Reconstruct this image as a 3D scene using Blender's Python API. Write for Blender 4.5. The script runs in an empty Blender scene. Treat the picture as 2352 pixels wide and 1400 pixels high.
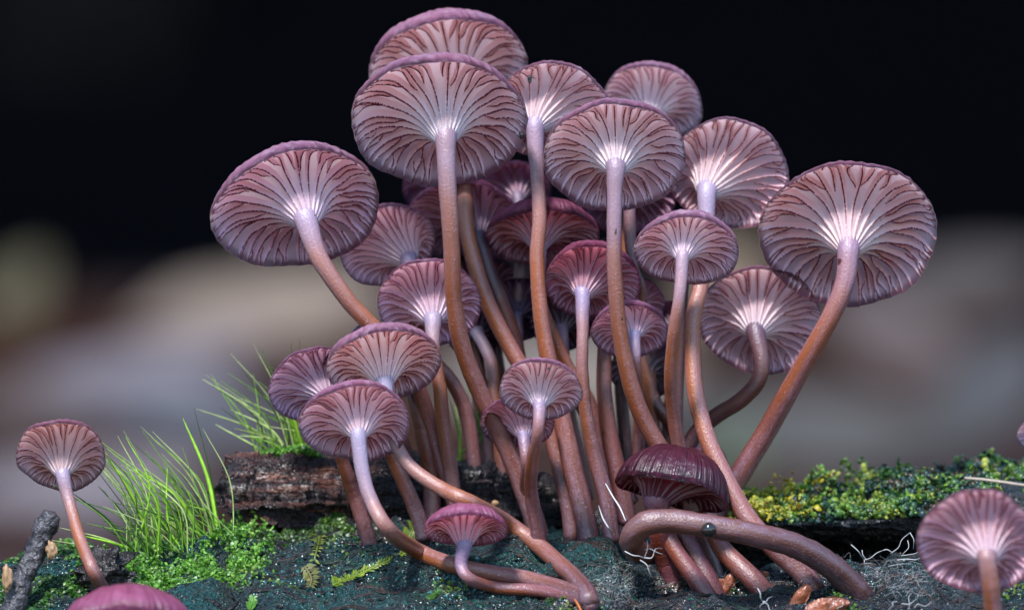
import bpy, math, random
import numpy as np
from mathutils import Vector
random.seed(7); rng = np.random.default_rng(7)
sc = bpy.context.scene
C = sc.collection
# ------------------------------------------------------------------ camera
# geometry is written in millimetres (true size: caps 5-20 mm wide) and stored in metres; the camera stands 300 mm above the forest floor
Z0 = 300.0                     # camera height, mm
FD = 800.0                     # camera to mushroom cluster, mm
KPX = 0.05                     # mm per photo pixel at the cluster
cam = bpy.data.cameras.new('camera'); camo = bpy.data.objects.new('camera', cam); C.objects.link(camo)
camo.location = (0, -FD*.001, Z0*.001); camo.rotation_euler = (math.radians(90), 0, 0)
cam.sensor_width = 36; cam.lens = 36*FD/(2352*KPX)
cam.clip_start = .01; cam.clip_end = 200
cam.dof.use_dof = True; cam.dof.focus_distance = (FD-9)*.001; cam.dof.aperture_fstop = cam.lens/12.5
sc.camera = camo
# ------------------------------------------------------------------ light
SUN_EL, SUN_AZ = 52, -20        # sun behind the camera, a little to its left
w = bpy.data.worlds.new('World'); sc.world = w; w.use_nodes = True
nt = w.node_tree; sky = nt.nodes.new('ShaderNodeTexSky'); sky.sky_type = 'NISHITA'; sky.sun_disc = False
sky.sun_elevation = math.radians(SUN_EL); sky.sun_rotation = math.radians(180+SUN_AZ)
bg = nt.nodes['Background']; bg.inputs['Strength'].default_value = .145
sky.ozone_density = 5.0; sky.dust_density = 0.; sky.air_density = 1.3
nt.links.new(sky.outputs[0], bg.inputs[0])
sun = bpy.data.lights.new('sun', 'SUN'); suno = bpy.data.objects.new('sun', sun); C.objects.link(suno)
sun.energy = 3.2; sun.angle = math.radians(9); sun.color = (1, .985, .975)
d = Vector((math.sin(math.radians(SUN_AZ))*math.cos(math.radians(SUN_EL)), -math.cos(math.radians(SUN_AZ))*math.cos(math.radians(SUN_EL)), math.sin(math.radians(SUN_EL))))
suno.rotation_euler = d.to_track_quat('Z', 'Y').to_euler(); suno.location = (0, -1, 2)
sc.view_settings.view_transform = 'Standard'; sc.view_settings.look = 'None'
sc.view_settings.exposure = 1.42; sc.view_settings.gamma = 1
sc.cycles.use_denoising = True
sc.cycles.max_bounces = 6; sc.cycles.transparent_max_bounces = 4

# ------------------------------------------------------------------ helpers
CAMP = np.array([0, -FD, 0.])
def P(px, py, y=0.0):
    k = KPX*(FD+y)/FD
    return np.array([(px-1176)*k, y, (700-py)*k])
def hsh(i, j, k, s):
    n = (i*374761393 + j*668265263 + k*1274126177 + s*974711) & 0x7fffffff
    n = ((n ^ (n >> 13))*1274126177) & 0x7fffffff
    n = ((n ^ (n >> 15))*668265263) & 0x7fffffff
    return ((n ^ (n >> 16)) & 0xffff)/32767.5 - 1
def vnoise(p, s=0):
    p = np.asarray(p, float); f = np.floor(p).astype(np.int64); t = p-f; t = t*t*(3-2*t)
    r = 0
    for a in (0, 1):
        for b in (0, 1):
            for c in (0, 1):
                wgt = (t[..., 0] if a else 1-t[..., 0])*(t[..., 1] if b else 1-t[..., 1])*(t[..., 2] if c else 1-t[..., 2])
                r = r + wgt*hsh(f[..., 0]+a, f[..., 1]+b, f[..., 2]+c, s)
    return r
def fbm(p, o=4, s=0, g=.5):
    r = 0; a = 1.; p = np.asarray(p, float)
    for i in range(o):
        r = r + a*vnoise(p, s+i*17); p = p*2.03+11.3; a *= g
    return r
def sstep(a, b, x):
    t = np.clip((x-a)/(b-a), 0, 1); return t*t*(3-2*t)
def grid_faces(nu, nv, closeu=False):
    i = np.arange(nu if closeu else nu-1); j = np.arange(nv-1)
    I, J = np.meshgrid(i, j, indexing='ij'); I2 = (I+1) % nu
    return np.stack([I*nv+J, I2*nv+J, I2*nv+J+1, I*nv+J+1], -1).reshape(-1, 4)
def mesh(name, v, faces, mat, uv=None, mi=None, smooth=True, attr=None):
    """v: Nx3 mm, faces: array Mx3 or Mx4 (or list of such arrays); uv per vertex"""
    m = bpy.data.meshes.new(name)
    fl = faces if isinstance(faces, list) else [faces]
    fl = [np.asarray(f, np.int32) for f in fl if len(f)]
    v = np.asarray(v, np.float32)*.001
    m.vertices.add(len(v)); m.vertices.foreach_set('co', v.ravel())
    li = np.concatenate([f.ravel() for f in fl]); tot = np.concatenate([np.full(len(f), f.shape[1], np.int32) for f in fl])
    st = np.concatenate([[0], np.cumsum(tot)[:-1]]).astype(np.int32)
    m.loops.add(len(li)); m.loops.foreach_set('vertex_index', li)
    m.polygons.add(len(tot)); m.polygons.foreach_set('loop_start', st); m.polygons.foreach_set('loop_total', tot)
    if mi is not None: m.polygons.foreach_set('material_index', np.asarray(mi, np.int32))
    m.polygons.foreach_set('use_smooth', np.full(len(tot), smooth))
    for mm in (mat if isinstance(mat, (list, tuple)) else [mat]): m.materials.append(mm)
    if uv is not None:
        l = m.uv_layers.new(name='UVMap'); l.data.foreach_set('uv', np.asarray(uv, np.float32)[li].ravel())
    if attr is not None:
        a = m.color_attributes.new('tint', 'FLOAT_COLOR', 'POINT')
        a.data.foreach_set('color', np.c_[np.asarray(attr, np.float32), np.ones(len(v), np.float32)].ravel())
    m.update(calc_edges=True); m.validate()
    return m
def obj(name, me, parent=None, loc=None, color=None):
    o = bpy.data.objects.new(name, me); C.objects.link(o)
    if parent is not None: o.parent = parent
    if loc is not None: o.location = ((loc[0])*.001, loc[1]*.001, (loc[2]+Z0)*.001)
    if color is not None: o.color = (*color, 1)
    return o
def tag(o, label, cat, group=None, kind=None):
    o['label'] = label; o['category'] = cat
    if group: o['group'] = group
    if kind: o['kind'] = kind
    return o
def nrm(a): return a/np.linalg.norm(a)
def spline(pts, n):
    """Catmull-Rom through rows of pts (any dims), n samples evenly by length"""
    p = np.asarray(pts, float); p = np.vstack([2*p[0]-p[1], p, 2*p[-1]-p[-2]])
    out = []
    for i in range(1, len(p)-2):
        t = np.linspace(0, 1, 24, endpoint=False)[:, None]
        a, b, c, e = p[i-1], p[i], p[i+1], p[i+2]
        out.append(.5*((2*b)+(-a+c)*t+(2*a-5*b+4*c-e)*t**2+(-a+3*b-3*c+e)*t**3))
    out.append(p[-2:-1]); q = np.vstack(out)
    L = np.r_[0, np.cumsum(np.linalg.norm(np.diff(q[:, :3], axis=0), axis=1))]
    s = np.linspace(0, L[-1], n)
    return np.stack([np.interp(s, L, q[:, k]) for k in range(q.shape[1])], -1), L[-1]
def tube(path, rad, ns=14, cap=True):
    """path Nx3, rad N -> verts, faces(list), uv"""
    n = len(path); T = np.gradient(path, axis=0); T /= np.linalg.norm(T, axis=1)[:, None]+1e-12
    u = np.cross(T[0], [0.3, .9, .1]); u = nrm(u); U = []
    for i in range(n):
        u = nrm(u-T[i]*np.dot(u, T[i])); U.append(u)
    U = np.array(U); W = np.cross(T, U)
    th = np.linspace(0, 2*math.pi, ns, endpoint=False)
    V = path[:, None]+rad[:, None, None]*(U[:, None]*np.cos(th)[None, :, None]+W[:, None]*np.sin(th)[None, :, None])
    uv = np.stack(np.meshgrid(np.linspace(0, 1, n), np.abs(np.linspace(-1, 1, ns, endpoint=False)), indexing='ij'), -1)
    i = np.arange(n-1); j = np.arange(ns); I, J = np.meshgrid(i, j, indexing='ij'); J2 = (J+1) % ns
    F = np.stack([I*ns+J, I*ns+J2, (I+1)*ns+J2, (I+1)*ns+J], -1).reshape(-1, 4)
    V = V.reshape(-1, 3); uv = uv.reshape(-1, 2); fl = [F]
    if cap:
        a, b = len(V), len(V)+1
        V = np.vstack([V, path[0]-T[0]*rad[0]*.5, path[-1]+T[-1]*rad[-1]*.5]); uv = np.vstack([uv, [0, .5], [1, .5]])
        J = np.arange(ns); J2 = (J+1) % ns
        fl.append(np.stack([np.full(ns, a), J2, J], -1)); fl.append(np.stack([np.full(ns, b), (n-1)*ns+J, (n-1)*ns+J2], -1))
    return V, fl, uv

# ------------------------------------------------------------------ materials
class N:
    def __init__(s, name):
        s.m = bpy.data.materials.new(name); s.m.use_nodes = True; s.t = s.m.node_tree; s.n = s.t.nodes
        s.b = s.n['Principled BSDF']
    def new(s, typ, **k):
        x = s.n.new('ShaderNode'+typ)
        for a, b in k.items(): setattr(x, a, b)
        return x
    def set(s, sock, val):
        if hasattr(val, 'links') or hasattr(val, 'is_linked'): s.t.links.new(val, sock)
        else: sock.default_value = val
    def math(s, op, a, b=0.0, c=None, clamp=False):
        x = s.new('Math', operation=op, use_clamp=clamp); s.set(x.inputs[0], a); s.set(x.inputs[1], b)
        if c is not None: s.set(x.inputs[2], c)
        return x.outputs[0]
    def mix(s, f, a, b, typ='MIX'):
        x = s.new('MixRGB', blend_type=typ); s.set(x.inputs[0], f)
        for i, v in ((1, a), (2, b)): s.set(x.inputs[i], (*v, 1) if isinstance(v, tuple) and len(v) == 3 else v)
        return x.outputs[0]
    def noise(s, vec, scale, detail=3, rough=.55, dist=0.):
        x = s.new('TexNoise'); x.inputs['Scale'].default_value = scale; x.inputs['Detail'].default_value = detail
        x.inputs['Roughness'].default_value = rough; x.inputs['Distortion'].default_value = dist
        if vec is not None: s.set(x.inputs['Vector'], vec)
        return x.outputs['Fac']
    def ramp(s, f, stops, interp='LINEAR'):
        x = s.new('ValToRGB'); x.color_ramp.interpolation = interp; e = x.color_ramp.elements
        while len(e) < len(stops): e.new(.5)
        for i, (p, c) in enumerate(stops):
            e[i].position = p; e[i].color = (*c, 1) if isinstance(c, tuple) else (c, c, c, 1)
        s.set(x.inputs[0], f); return x.outputs[0]
    def mapr(s, f, a, b, c=0., d=1.):
        x = s.new('MapRange'); s.set(x.inputs[0], f)
        for i, v in enumerate((a, b, c, d)): x.inputs[i+1].default_value = v
        return x.outputs[0]
    def vmul(s, vec, k):
        x = s.new('VectorMath', operation='MULTIPLY'); s.set(x.inputs[0], vec); x.inputs[1].default_value = k
        return x.outputs[0]
    def uv(s):
        x = s.new('UVMap'); x.uv_map = 'UVMap'; return x.outputs[0]
    def sep(s, v):
        x = s.new('SeparateXYZ'); s.set(x.inputs[0], v); return x.outputs
    def pos(s): return s.new('NewGeometry').outputs['Position']
    def ocol(s): return s.new('ObjectInfo').outputs['Color']
    def orand(s): return s.new('ObjectInfo').outputs['Random']
    def tint(s):
        x = s.new('VertexColor'); x.layer_name = 'tint'; return x.outputs[0]
    def bump(s, h, dist, strength=1.):
        x = s.new('Bump'); x.inputs['Distance'].default_value = dist; x.inputs['Strength'].default_value = strength
        s.set(x.inputs['Height'], h); s.set(s.b.inputs['Normal'], x.outputs[0]); return x.outputs[0]
    def out(s, col, rough=.5, spec=.5, coat=0., sss=0., sssr=None, trans=0., tcol=None):
        s.set(s.b.inputs['Base Color'], (*col, 1) if isinstance(col, tuple) else col)
        s.set(s.b.inputs['Roughness'], rough); s.set(s.b.inputs['Specular IOR Level'], spec)
        s.b.inputs['Coat Weight'].default_value = coat; s.b.inputs['Coat Roughness'].default_value = .145
        if sss:
            s.b.inputs['Subsurface Weight'].default_value = sss; s.b.inputs['Subsurface Radius'].default_value = sssr or (1, .5, .5)
            s.b.inputs['Subsurface Scale'].default_value = .0008
        if trans:
            t = s.new('BsdfTranslucent'); tc = tcol or col; s.set(t.inputs[0], (*tc, 1) if isinstance(tc, tuple) else tc)
            mx = s.new('MixShader'); mx.inputs[0].default_value = trans
            s.t.links.new(s.b.outputs[0], mx.inputs[1]); s.t.links.new(t.outputs[0], mx.inputs[2])
            s.t.links.new(mx.outputs[0], s.n['Material Output'].inputs[0])
        return s.m

def mat_cap():
    s = N('cap_skin'); u = s.sep(s.uv())          # u: angle 0..1, v: radius 0..1
    st = s.noise(s.vmul(s.uv(), (120, 1.6, 1)), 1., 2, .4)
    pn = s.noise(s.pos(), 900, 4); big = s.noise(s.pos(), 160, 2)
    base = s.ramp(u[1], [(0, (.20, .075, .125)), (.45, (.29, .125, .19)), (.8, (.32, .165, .24)), (.955, (.28, .155, .26)), (.988, (.06, .016, .05))])
    c = s.mix(s.mapr(st, .42, .58, 0, .65), base, (.19, .07, .14))
    c = s.mix(s.mapr(pn, .5, .8, 0, .6), c, (.55, .44, .55))
    c = s.mix(s.mapr(big, .4, .7, 0, .3), c, (.33, .10, .15))
    c0 = c; c = s.mix(1., c, s.ocol(), 'MULTIPLY')
    s.bump(s.math('ADD', s.math('MULTIPLY', st, .8), s.math('MULTIPLY', pn, .5)), .0006, 1.)
    return s.out(c, s.mapr(pn, .3, .7, .45, .25), .8, trans=.52, tcol=s.mix(1., s.mix(.6, c0, (1., .86, .84)), s.ocol(), 'MULTIPLY'))
def mat_under():
    s = N('cap_flesh'); u = s.sep(s.uv())
    c = s.ramp(u[1], [(0, (.85, .78, .84)), (.5, (.84, .55, .57)), (.93, (.72, .5, .62)), (.972, (.07, .02, .06))])
    c = s.mix(1., c, s.ocol(), 'MULTIPLY')
    return s.out(c, .6, .3, trans=.72, tcol=s.mix(1., (1., .84, .80), s.ocol(), 'MULTIPLY'))
def mat_gill():
    s = N('gill_flesh'); u = s.sep(s.uv())        # u: 0 stem .. 1 rim ; v: 0 attached .. 1 free edge
    c = s.ramp(u[0], [(0, (.66, .67, .74)), (.25, (.80, .74, .79)), (.5, (.92, .62, .66)), (.8, (.92, .64, .74)), (.95, (.82, .70, .84))])
    n = s.noise(s.pos(), 350, 3)
    c = s.mix(s.mapr(n, .5, .75, 0, .4), c, (.74, .42, .34))
    c = s.mix(1., c, s.ocol(), 'MULTIPLY')
    rnd = s.math('MULTIPLY', s.orand(), 50)
    cx = s.new('CombineXYZ'); s.set(cx.inputs[0], s.math('MULTIPLY', u[0], 62)); s.set(cx.inputs[1], rnd)
    dash = s.noise(cx.outputs[0], 1., 1)
    lim = s.mapr(dash, .30, .5, .97, .76)
    edge = s.math('GREATER_THAN', u[1], lim)
    fade = s.mapr(u[0], .05, .3, .25, 1.)
    rimd = s.mapr(u[0], .94, .975, 0, .85)
    tc_ = s.mix(s.math('MAXIMUM', s.math('MULTIPLY', edge, fade), rimd), s.mix(1., (1., .82, .80), s.ocol(), 'MULTIPLY'), (.20, .025, .045))
    c = s.mix(s.math('MAXIMUM', s.math('MULTIPLY', edge, fade), rimd), c, (.20, .025, .045))
    return s.out(c, .42, .5, trans=.55, tcol=tc_)
def mat_stem():
    s = N('stem_flesh'); uv = s.uv(); u = s.sep(uv)     # u: along (0 cap .. 1 base)  v: around
    fib = s.noise(s.vmul(uv, (6, 26, 1)), 1., 4, .65); pn = s.noise(s.pos(), 4200, 2, .6); big = s.noise(s.pos(), 120, 2)
    t = s.math('ADD', u[0], s.math('MULTIPLY', s.math('SUBTRACT', big, .5), .25))
    c = s.ramp(t, [(0, (.24, .225, .32)), (.10, (.22, .165, .235)), (.24, (.215, .092, .07)), (.42, (.225, .068, .02)), (.75, (.155, .041, .014)), (1, (.075, .021, .015))])
    c = s.mix(s.mapr(fib, .4, .75, 0, .45), c, s.mix(1., c, (.6, .46, .46), 'MULTIPLY'))
    lav_streak = s.noise(s.vmul(uv, (2.2, 3.2, 1)), 1., 2); f2 = s.noise(s.vmul(uv, (60, 40, 1)), 1., 3, .7)
    c = s.mix(s.math('MULTIPLY', s.mapr(lav_streak, .38, .60), s.mapr(f2, .40, .66, .05, .42)), c, (.29, .245, .355))  # lavender streaks along the stem, broken up by fine noise
    c = s.mix(s.mapr(pn, .62, .74, 0, .35), c, (.5, .42, .52))
    sp = s.noise(s.pos(), 700, 1); c = s.mix(s.math('GREATER_THAN', sp, .79), c, (.05, .02, .02))
    c = s.mix(1., c, s.ocol(), 'MULTIPLY')
    s.bump(s.math('ADD', s.math('MULTIPLY', pn, .8), s.math('MULTIPLY', fib, .35)), .0001, 1.)
    return s.out(c, s.mapr(pn, .35, .65, .46, .3), .6)
M_CAP, M_UNDER, M_GILL, M_STEM = mat_cap(), mat_under(), mat_gill(), mat_stem()

def mat_log():
    s = N('wet_rotten_wood'); p = s.pos()
    st = s.noise(s.vmul(p, (90, 500, 700)), 1., 4, .6); gr = s.noise(p, 2300, 3, .65); pat = s.noise(p, 75, 4, .6); pat2 = s.noise(s.vmul(p, (1, 1, 1)), 240, 3)
    c = s.ramp(st, [(.3, (.004, .004, .006)), (.5, (.012, .012, .017)), (.7, (.035, .03, .034))])
    teal = s.mix(s.mapr(gr, .4, .7), (.002, .012, .013), (.016, .075, .07))
    tn = s.tint(); ts = s.new('SeparateColor'); s.set(ts.inputs[0], tn)
    c = s.mix(s.math('MULTIPLY', s.mapr(pat, .36, .56, .15, .95), ts.outputs[1]), c, teal)
    c = s.mix(s.math('MULTIPLY', s.mapr(pat2, .6, .75, 0, .7), ts.outputs[0]), c, (.075, .032, .022))
    h = s.math('ADD', s.math('MULTIPLY', gr, .7), s.math('MULTIPLY', st, .9))
    s.bump(h, .0012, 1.)
    return s.out(c, s.mapr(gr, .35, .65, .32, .1), .45)
M_LOG = mat_log()
def mat_bark():
    s = N('wet_brown_bark'); p = s.pos()
    st = s.noise(s.vmul(p, (160, 500, 1100)), 1., 5, .65, .3); gr = s.noise(p, 1900, 3, .65); pat = s.noise(p, 110, 3)
    c = s.ramp(st, [(.32, (.006, .005, .007)), (.47, (.022, .010, .010)), (.58, (.085, .027, .018)), (.72, (.24, .095, .055))])
    tn = s.new('SeparateColor'); s.set(tn.inputs[0], s.tint())
    c = s.mix(s.mapr(pat, .45, .65, 0, .7), c, (.02, .018, .024))
    c = s.mix(tn.outputs[0], (.008, .008, .011), c)
    s.bump(s.math('ADD', gr, s.math('MULTIPLY', st, 1.6)), .0008, 1.)
    return s.out(c, s.mapr(gr, .35, .65, .4, .14), .5)
M_BARK = mat_bark()
def mat_leafy(name, trans=.4, rough=.4):
    s = N(name); t = s.tint(); n = s.noise(s.pos(), 1400, 2)
    c = s.mix(s.mapr(n, .3, .7, 0, .5), t, s.mix(1., t, (.4, .5, .4), 'MULTIPLY'))
    return s.out(c, rough, .5, trans=trans)
def mat_fibre():
    s = N('wet_wood_fibre'); n = s.noise(s.pos(), 2500, 3, .7); t = s.tint()
    c = s.mix(s.mapr(n, .35, .65), s.mix(1., t, (.4, .4, .4), 'MULTIPLY'), s.mix(1., t, (1.8, 1.8, 1.8), 'MULTIPLY')); s.bump(n, .0009, 1.)
    return s.out(c, .42, .5)
M_FIBRE = mat_fibre()
M_MOSS = mat_leafy('moss_leaf'); M_BLADE = mat_leafy('grass_blade_green', .55, .4); M_GRAN = mat_leafy('algae_granule', .0, .22)
def mat_plain(name, col, rough=.5, nz=0., scale=600, bump=0., spec=.5, trans=0.):
    s = N(name); n = s.noise(s.pos(), scale, 4, .6)
    c = s.mix(s.mapr(n, .3, .7, 0, 1), tuple(x*(1-nz) for x in col), tuple(min(1, x*(1+nz)) for x in col))
    if bump: s.bump(n, bump, 1.)
    return s.out(c, rough, spec, trans=trans)
M_TWIG = mat_plain('wet_twig_bark', (.03, .026, .03), .35, .8, 900, .0008)
M_SOIL = mat_plain('black_soil', (.012, .009, .009), .3, .7, 1200, .0008)
M_THREAD = mat_plain('white_thread', (.36, .36, .37), .6, .15)
M_SCALE = mat_plain('orange_bud_scale', (.22, .065, .03), .3, .7, 500, .0006, trans=.15)
M_STRAW = mat_plain('pale_straw', (.24, .19, .15), .5, .3)
M_PALE = mat_plain('pale_wood_flake', (.26, .15, .075), .5, .4)

# ------------------------------------------------------------------ forest floor and background (large structure)
def ground_z(x, y):            # mm, relative to the camera level; a floor rising into a dark bank
    g = -300 + 302*sstep(500, 2500, y) + 2600*sstep(3300, 7000, y) + 1500*sstep(7000, 14000, y)
    q = np.stack([x*.004, y*.004, 0*x], -1)
    return g + 11*fbm(q, 4, 5)*sstep(350, 1200, y) + 60*fbm(q*.25, 3, 9)*sstep(3300, 4500, y)
xs = np.r_[np.linspace(-20000, -2600, 30), np.linspace(-2500, 2500, 170), np.linspace(2600, 20000, 30)]
ys = np.r_[np.linspace(-12000, -600, 30), np.linspace(-500, 7500, 240), np.linspace(7700, 30000, 40)]
X, Y = np.meshgrid(xs, ys, indexing='ij'); Zg = ground_z(X, Y)
def mat_ground():
    s = N('forest_floor_litter'); p = s.pos()
    a = s.noise(p, 6.5, 2, .45); b = s.noise(p, 12, 2, .5); f = s.noise(p, 90, 4, .6)
    c = s.ramp(a, [(.34, (.014, .008, .006)), (.45, (.032, .020, .017)), (.54, (.055, .038, .038)), (.63, (.024, .022, .034)), (.72, (.06, .032, .012))])
    c = s.mix(s.mapr(b, .5, .68, 0, .7), c, (.05, .022, .015))
    c = s.mix(s.mapr(f, .4, .6, 0, .6), c, s.mix(1., c, (.45, .42, .42), 'MULTIPLY'))
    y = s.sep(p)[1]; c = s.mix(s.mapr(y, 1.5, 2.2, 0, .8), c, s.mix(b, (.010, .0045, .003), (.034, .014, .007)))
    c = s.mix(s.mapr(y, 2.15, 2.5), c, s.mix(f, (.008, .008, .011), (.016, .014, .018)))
    c = s.mix(1., c, (.8, .78, .82), 'MULTIPLY'); s.bump(f, .01, .6)
    return s.out(c, .95, .04)
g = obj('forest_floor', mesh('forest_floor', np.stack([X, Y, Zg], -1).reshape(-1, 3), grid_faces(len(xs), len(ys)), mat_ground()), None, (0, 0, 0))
g['kind'] = 'structure'
M_DARKBARK = mat_plain('dark_tree_bark', (.018, .015, .016), .95, .6, 25, .01, spec=.05)
M_CANOPY = mat_leafy('canopy_leaf', .1, .8)
def fern_leaves(n, gen, size, col):
    V = []; F = []; A = []
    for i in range(n):
        c, s = gen(i), size*random.uniform(.6, 1.4)
        d = nrm(rng.normal(size=3)*[1, 1, .45]); e = nrm(np.cross(d, rng.normal(size=3)*[.5, .5, 1]+[0, 0, .4]))
        k = len(V); up = np.cross(d, e)
        V += [c-d*s, c+e*s*.45+up*s*.1, c+d*s, c-e*s*.45+up*s*.1]; F.append((k, k+1, k+2, k+3))
        t = np.array(col)*random.uniform(.6, 1.3); A += [t]*4
    return np.array(V), np.array(F), np.array(A)
def tree(x, y, hgt, rad, label):  # added trees; their crowns, out of frame, keep sun and sky off the bank
    base = np.array([x, y, ground_z(np.array([x]), np.array([y]))[0]-60])
    root = obj('added_shade_tree', None, None, base); tag(root, label, 'tree', 'added shade trees on the dark bank')
    pts = [[0, 0, 0], [random.uniform(-60, 60), random.uniform(-60, 60), hgt*.35], [random.uniform(-120, 120), random.uniform(-120, 120), hgt*.7], [random.uniform(-200, 200), 0, hgt]]
    path, _ = spline(pts, 24); r = np.linspace(rad*1.3, rad*.3, 24)*(1+.5*np.exp(-np.linspace(0, 12, 24)))
    v, f, uv = tube(path, r, 14); vs = [v]; fs = [f[0]]; k = len(v); fs3 = [f[1], f[2]]
    for b in range(7):
        i = random.randint(11, 22); a = random.uniform(0, 6.28); L = hgt*random.uniform(.2, .34)
        e = path[i]+np.array([math.cos(a)*L, math.sin(a)*L, L*random.uniform(.15, .6)])
        pp, _ = spline([path[i], (path[i]+e)/2+[0, 0, L*.1], e], 8); v2, f2, _ = tube(pp, np.linspace(r[i]*.6, rad*.08, 8), 7)
        vs.append(v2); fs.append(f2[0]+k); fs3 += [f2[1]+k, f2[2]+k]; k += len(v2)
    obj('trunk', mesh('trunk', np.vstack(vs), fs+fs3, M_DARKBARK), root)
    cl = [np.array([random.gauss(0, hgt*.22), random.gauss(0, hgt*.22), hgt*random.uniform(.62, 1.12)]) for _ in range(26)]
    v, f, a = fern_leaves(3200, lambda i: cl[i % 26]+rng.normal(size=3)*hgt*.075, hgt*.045, (.03, .055, .02))
    obj('crown', mesh('crown', v, f, M_CANOPY, attr=a), root)
for i, (x, y, h, r, l) in enumerate([(-1000, 2500, 2100, 60, 'slim dark tree added for shade left of the leaf litter'), (900, 2900, 2100, 70, 'thick dark trunk added for shade beyond the litter on the right'),
        (-560, 3400, 2300, 80, 'stout dark tree added for shade above the litter slope'), (1500, 2500, 2300, 60, 'slim dark tree added for shade right of the leaf litter'),
        (-1700, 3600, 2600, 95, 'tall tree added for shade high on the left bank'), (2000, 3800, 2800, 95, 'tall tree added for shade high on the right bank'), (620, 4100, 2500, 95, 'dark tree added for shade at the foot of the bank'), (-100, 5600, 3200, 95, 'dark tree added for shade half way up the bank'), (-1200, 5000, 3000, 90, 'dark tree added for shade on the left of the upper bank'), (1500, 5300, 3200, 90, 'dark tree added for shade on the right of the upper bank')]):
    tree(x, y, h, r, l)
# overhanging fronds: tree ferns added so their dense leaf roof shades the bank
def fern(x, y, z, L, label):
    root = obj('added_shade_fern', None, None, (x, y, ground_z(np.array([x]), np.array([y]))[0]-40)); tag(root, label, 'tree fern', 'added tree ferns shading the bank')
    zb = root.location.z*1000-Z0; top = np.array([0, 0, z-zb])
    pp, _ = spline([[0, 0, 0], [15, -10, top[2]*.5], top], 16)
    v, f, _ = tube(pp, np.linspace(95, 60, 16)*(1+.12*rng.normal(size=16)), 14); obj('trunk', mesh('trunk', v, f, M_DARKBARK), root)
    for k in range(18):
        a = k/18*6.283+random.uniform(-.1, .1); dv = np.array([math.cos(a), math.sin(a), 0]); l = L*random.uniform(.85, 1.1)
        q, _ = spline([top, top+dv*l*.4+[0, 0, l*.22], top+dv*l*.75+[0, 0, l*.2], top+dv*l+[0, 0, l*.02]], 40)
        V = []; F = []; A = []; side = np.cross(dv, [0, 0, 1.])
        for i in range(2, 40):
            for sg in (-1, 1):
                ln = l*.24*math.sin(min(1, (41-i)/30)*1.57)*min(1, i/8+.2); w_ = l*.017
                T = nrm(q[min(i+1, 39)]-q[i-1]); e = q[i]+side*sg*ln+T*ln*.25-np.array([0, 0, ln*.18])
                b = len(V); V += [q[i]-T*w_, (q[i]+e)/2-T*w_+[0, 0, 4], e, (q[i]+e)/2+T*w_+[0, 0, 4], q[i]+T*w_]; F += [(b, b+1, b+3, b+4), ]
                F.append((b+1, b+2, b+3, b+3)); A += [np.array((.03, .06, .018))*random.uniform(.6, 1.2)]*5
        F4 = np.array([t for t in F if t[2] != t[3]]); F3 = np.array([t[:3] for t in F if t[2] == t[3]])
        obj('frond', mesh('frond', np.array(V), [F4, F3], M_CANOPY, attr=np.array(A)), root)
for a in [(-900, 2900, 900, 1250, 'tree fern added to shade the bank on the left'), (420, 3000, 980, 1300, 'tree fern added to shade the middle of the bank'), (1300, 3000, 900, 1250, 'tree fern added to shade the bank on the right'),
          (-300, 3900, 1300, 1600, 'tree fern added for shade higher up the bank behind the others'), (-1800, 3200, 950, 1400, 'tree fern added for shade far out on the left of the bank'), (2100, 3300, 950, 1400, 'tree fern added for shade far out on the right of the bank'), (-900, 4800, 1300, 1600, 'tree fern added for shade far back on the left'), (1100, 4700, 1300, 1600, 'tree fern added for shade far back on the right')]: fern(*a)

# ------------------------------------------------------------------ the log the mushrooms grow on
COLS = [-4000, -600, 0, 250, 450, 540, 700, 900, 1180, 1400, 1450, 1600, 1750, 1900, 2050, 2200, 2400, 3000, 6500]
ROWS = [-90, -60, -32, -18, -9, -3, 4, 10, 18, 30, 60, 110]
PYV = {-4000: [0, 2400, 1700, 1500, 1390, 1340, 1340, 1350, 1370, 1500], -600: [0, 2200, 1620, 1480, 1370, 1320, 1320, 1330, 1350, 1500], 0: [0, 2100, 1560, 1440, 1350, 1303, 1300, 1310, 1340, 1500],
    250: [0, 2100, 1560, 1440, 1350, 1295, 1290, 1300, 1330, 1500], 540: [0, 2060, 1530, 1408, 1318, 1242, 1222, 1208, 1200, 1200], 450: [0, 2100, 1540, 1420, 1330, 1265, 1255, 1265, 1290, 1290], 700: [0, 2050, 1520, 1400, 1310, 1240, 1228, 1218, 1205, 1205],
    900: [0, 2050, 1510, 1395, 1300, 1230, 1220, 1212, 1200, 1200], 1180: [0, 2050, 1510, 1395, 1290, 1197, 1212, 1220, 1240, 1200], 1400: [0, 2050, 1510, 1400, 1300, 1193, 1225, 1225, 1250, 1200],
    1450: [0, 2050, 1520, 1420, 1355, 1300, 1295, 1270, 1260, 1215], 1600: [0, 2050, 1530, 1430, 1362, 1335, 1335, 1330, 1265, 1205], 1750: [0, 2050, 1530, 1430, 1362, 1328, 1335, 1335, 1265, 1205],
    1900: [0, 2050, 1530, 1430, 1357, 1312, 1322, 1330, 1265, 1205], 2050: [0, 2050, 1530, 1430, 1350, 1300, 1312, 1325, 1265, 1205], 2200: [0, 2050, 1530, 1430, 1350, 1295, 1300, 1310, 1265, 1205],
    2400: [0, 2050, 1530, 1430, 1345, 1290, 1292, 1300, 1265, 1205], 3000: [0, 2100, 1540, 1430, 1345, 1290, 1290, 1300, 1265, 1205], 6500: [0, 2400, 1700, 1500, 1400, 1350, 1350, 1350, 1370, 1500]}
GX = np.array([(c-1176)*KPX for c in COLS]); GZ = np.zeros((len(COLS), len(ROWS)))
for i, c in enumerate(COLS):
    for j, y in enumerate(ROWS):
        GZ[i, j] = -305 if j in (0, 11) else ((-50 if c > 1400 else -100) if j == 10 else (700-PYV[c][j])*KPX*(FD+y)/FD)
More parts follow.
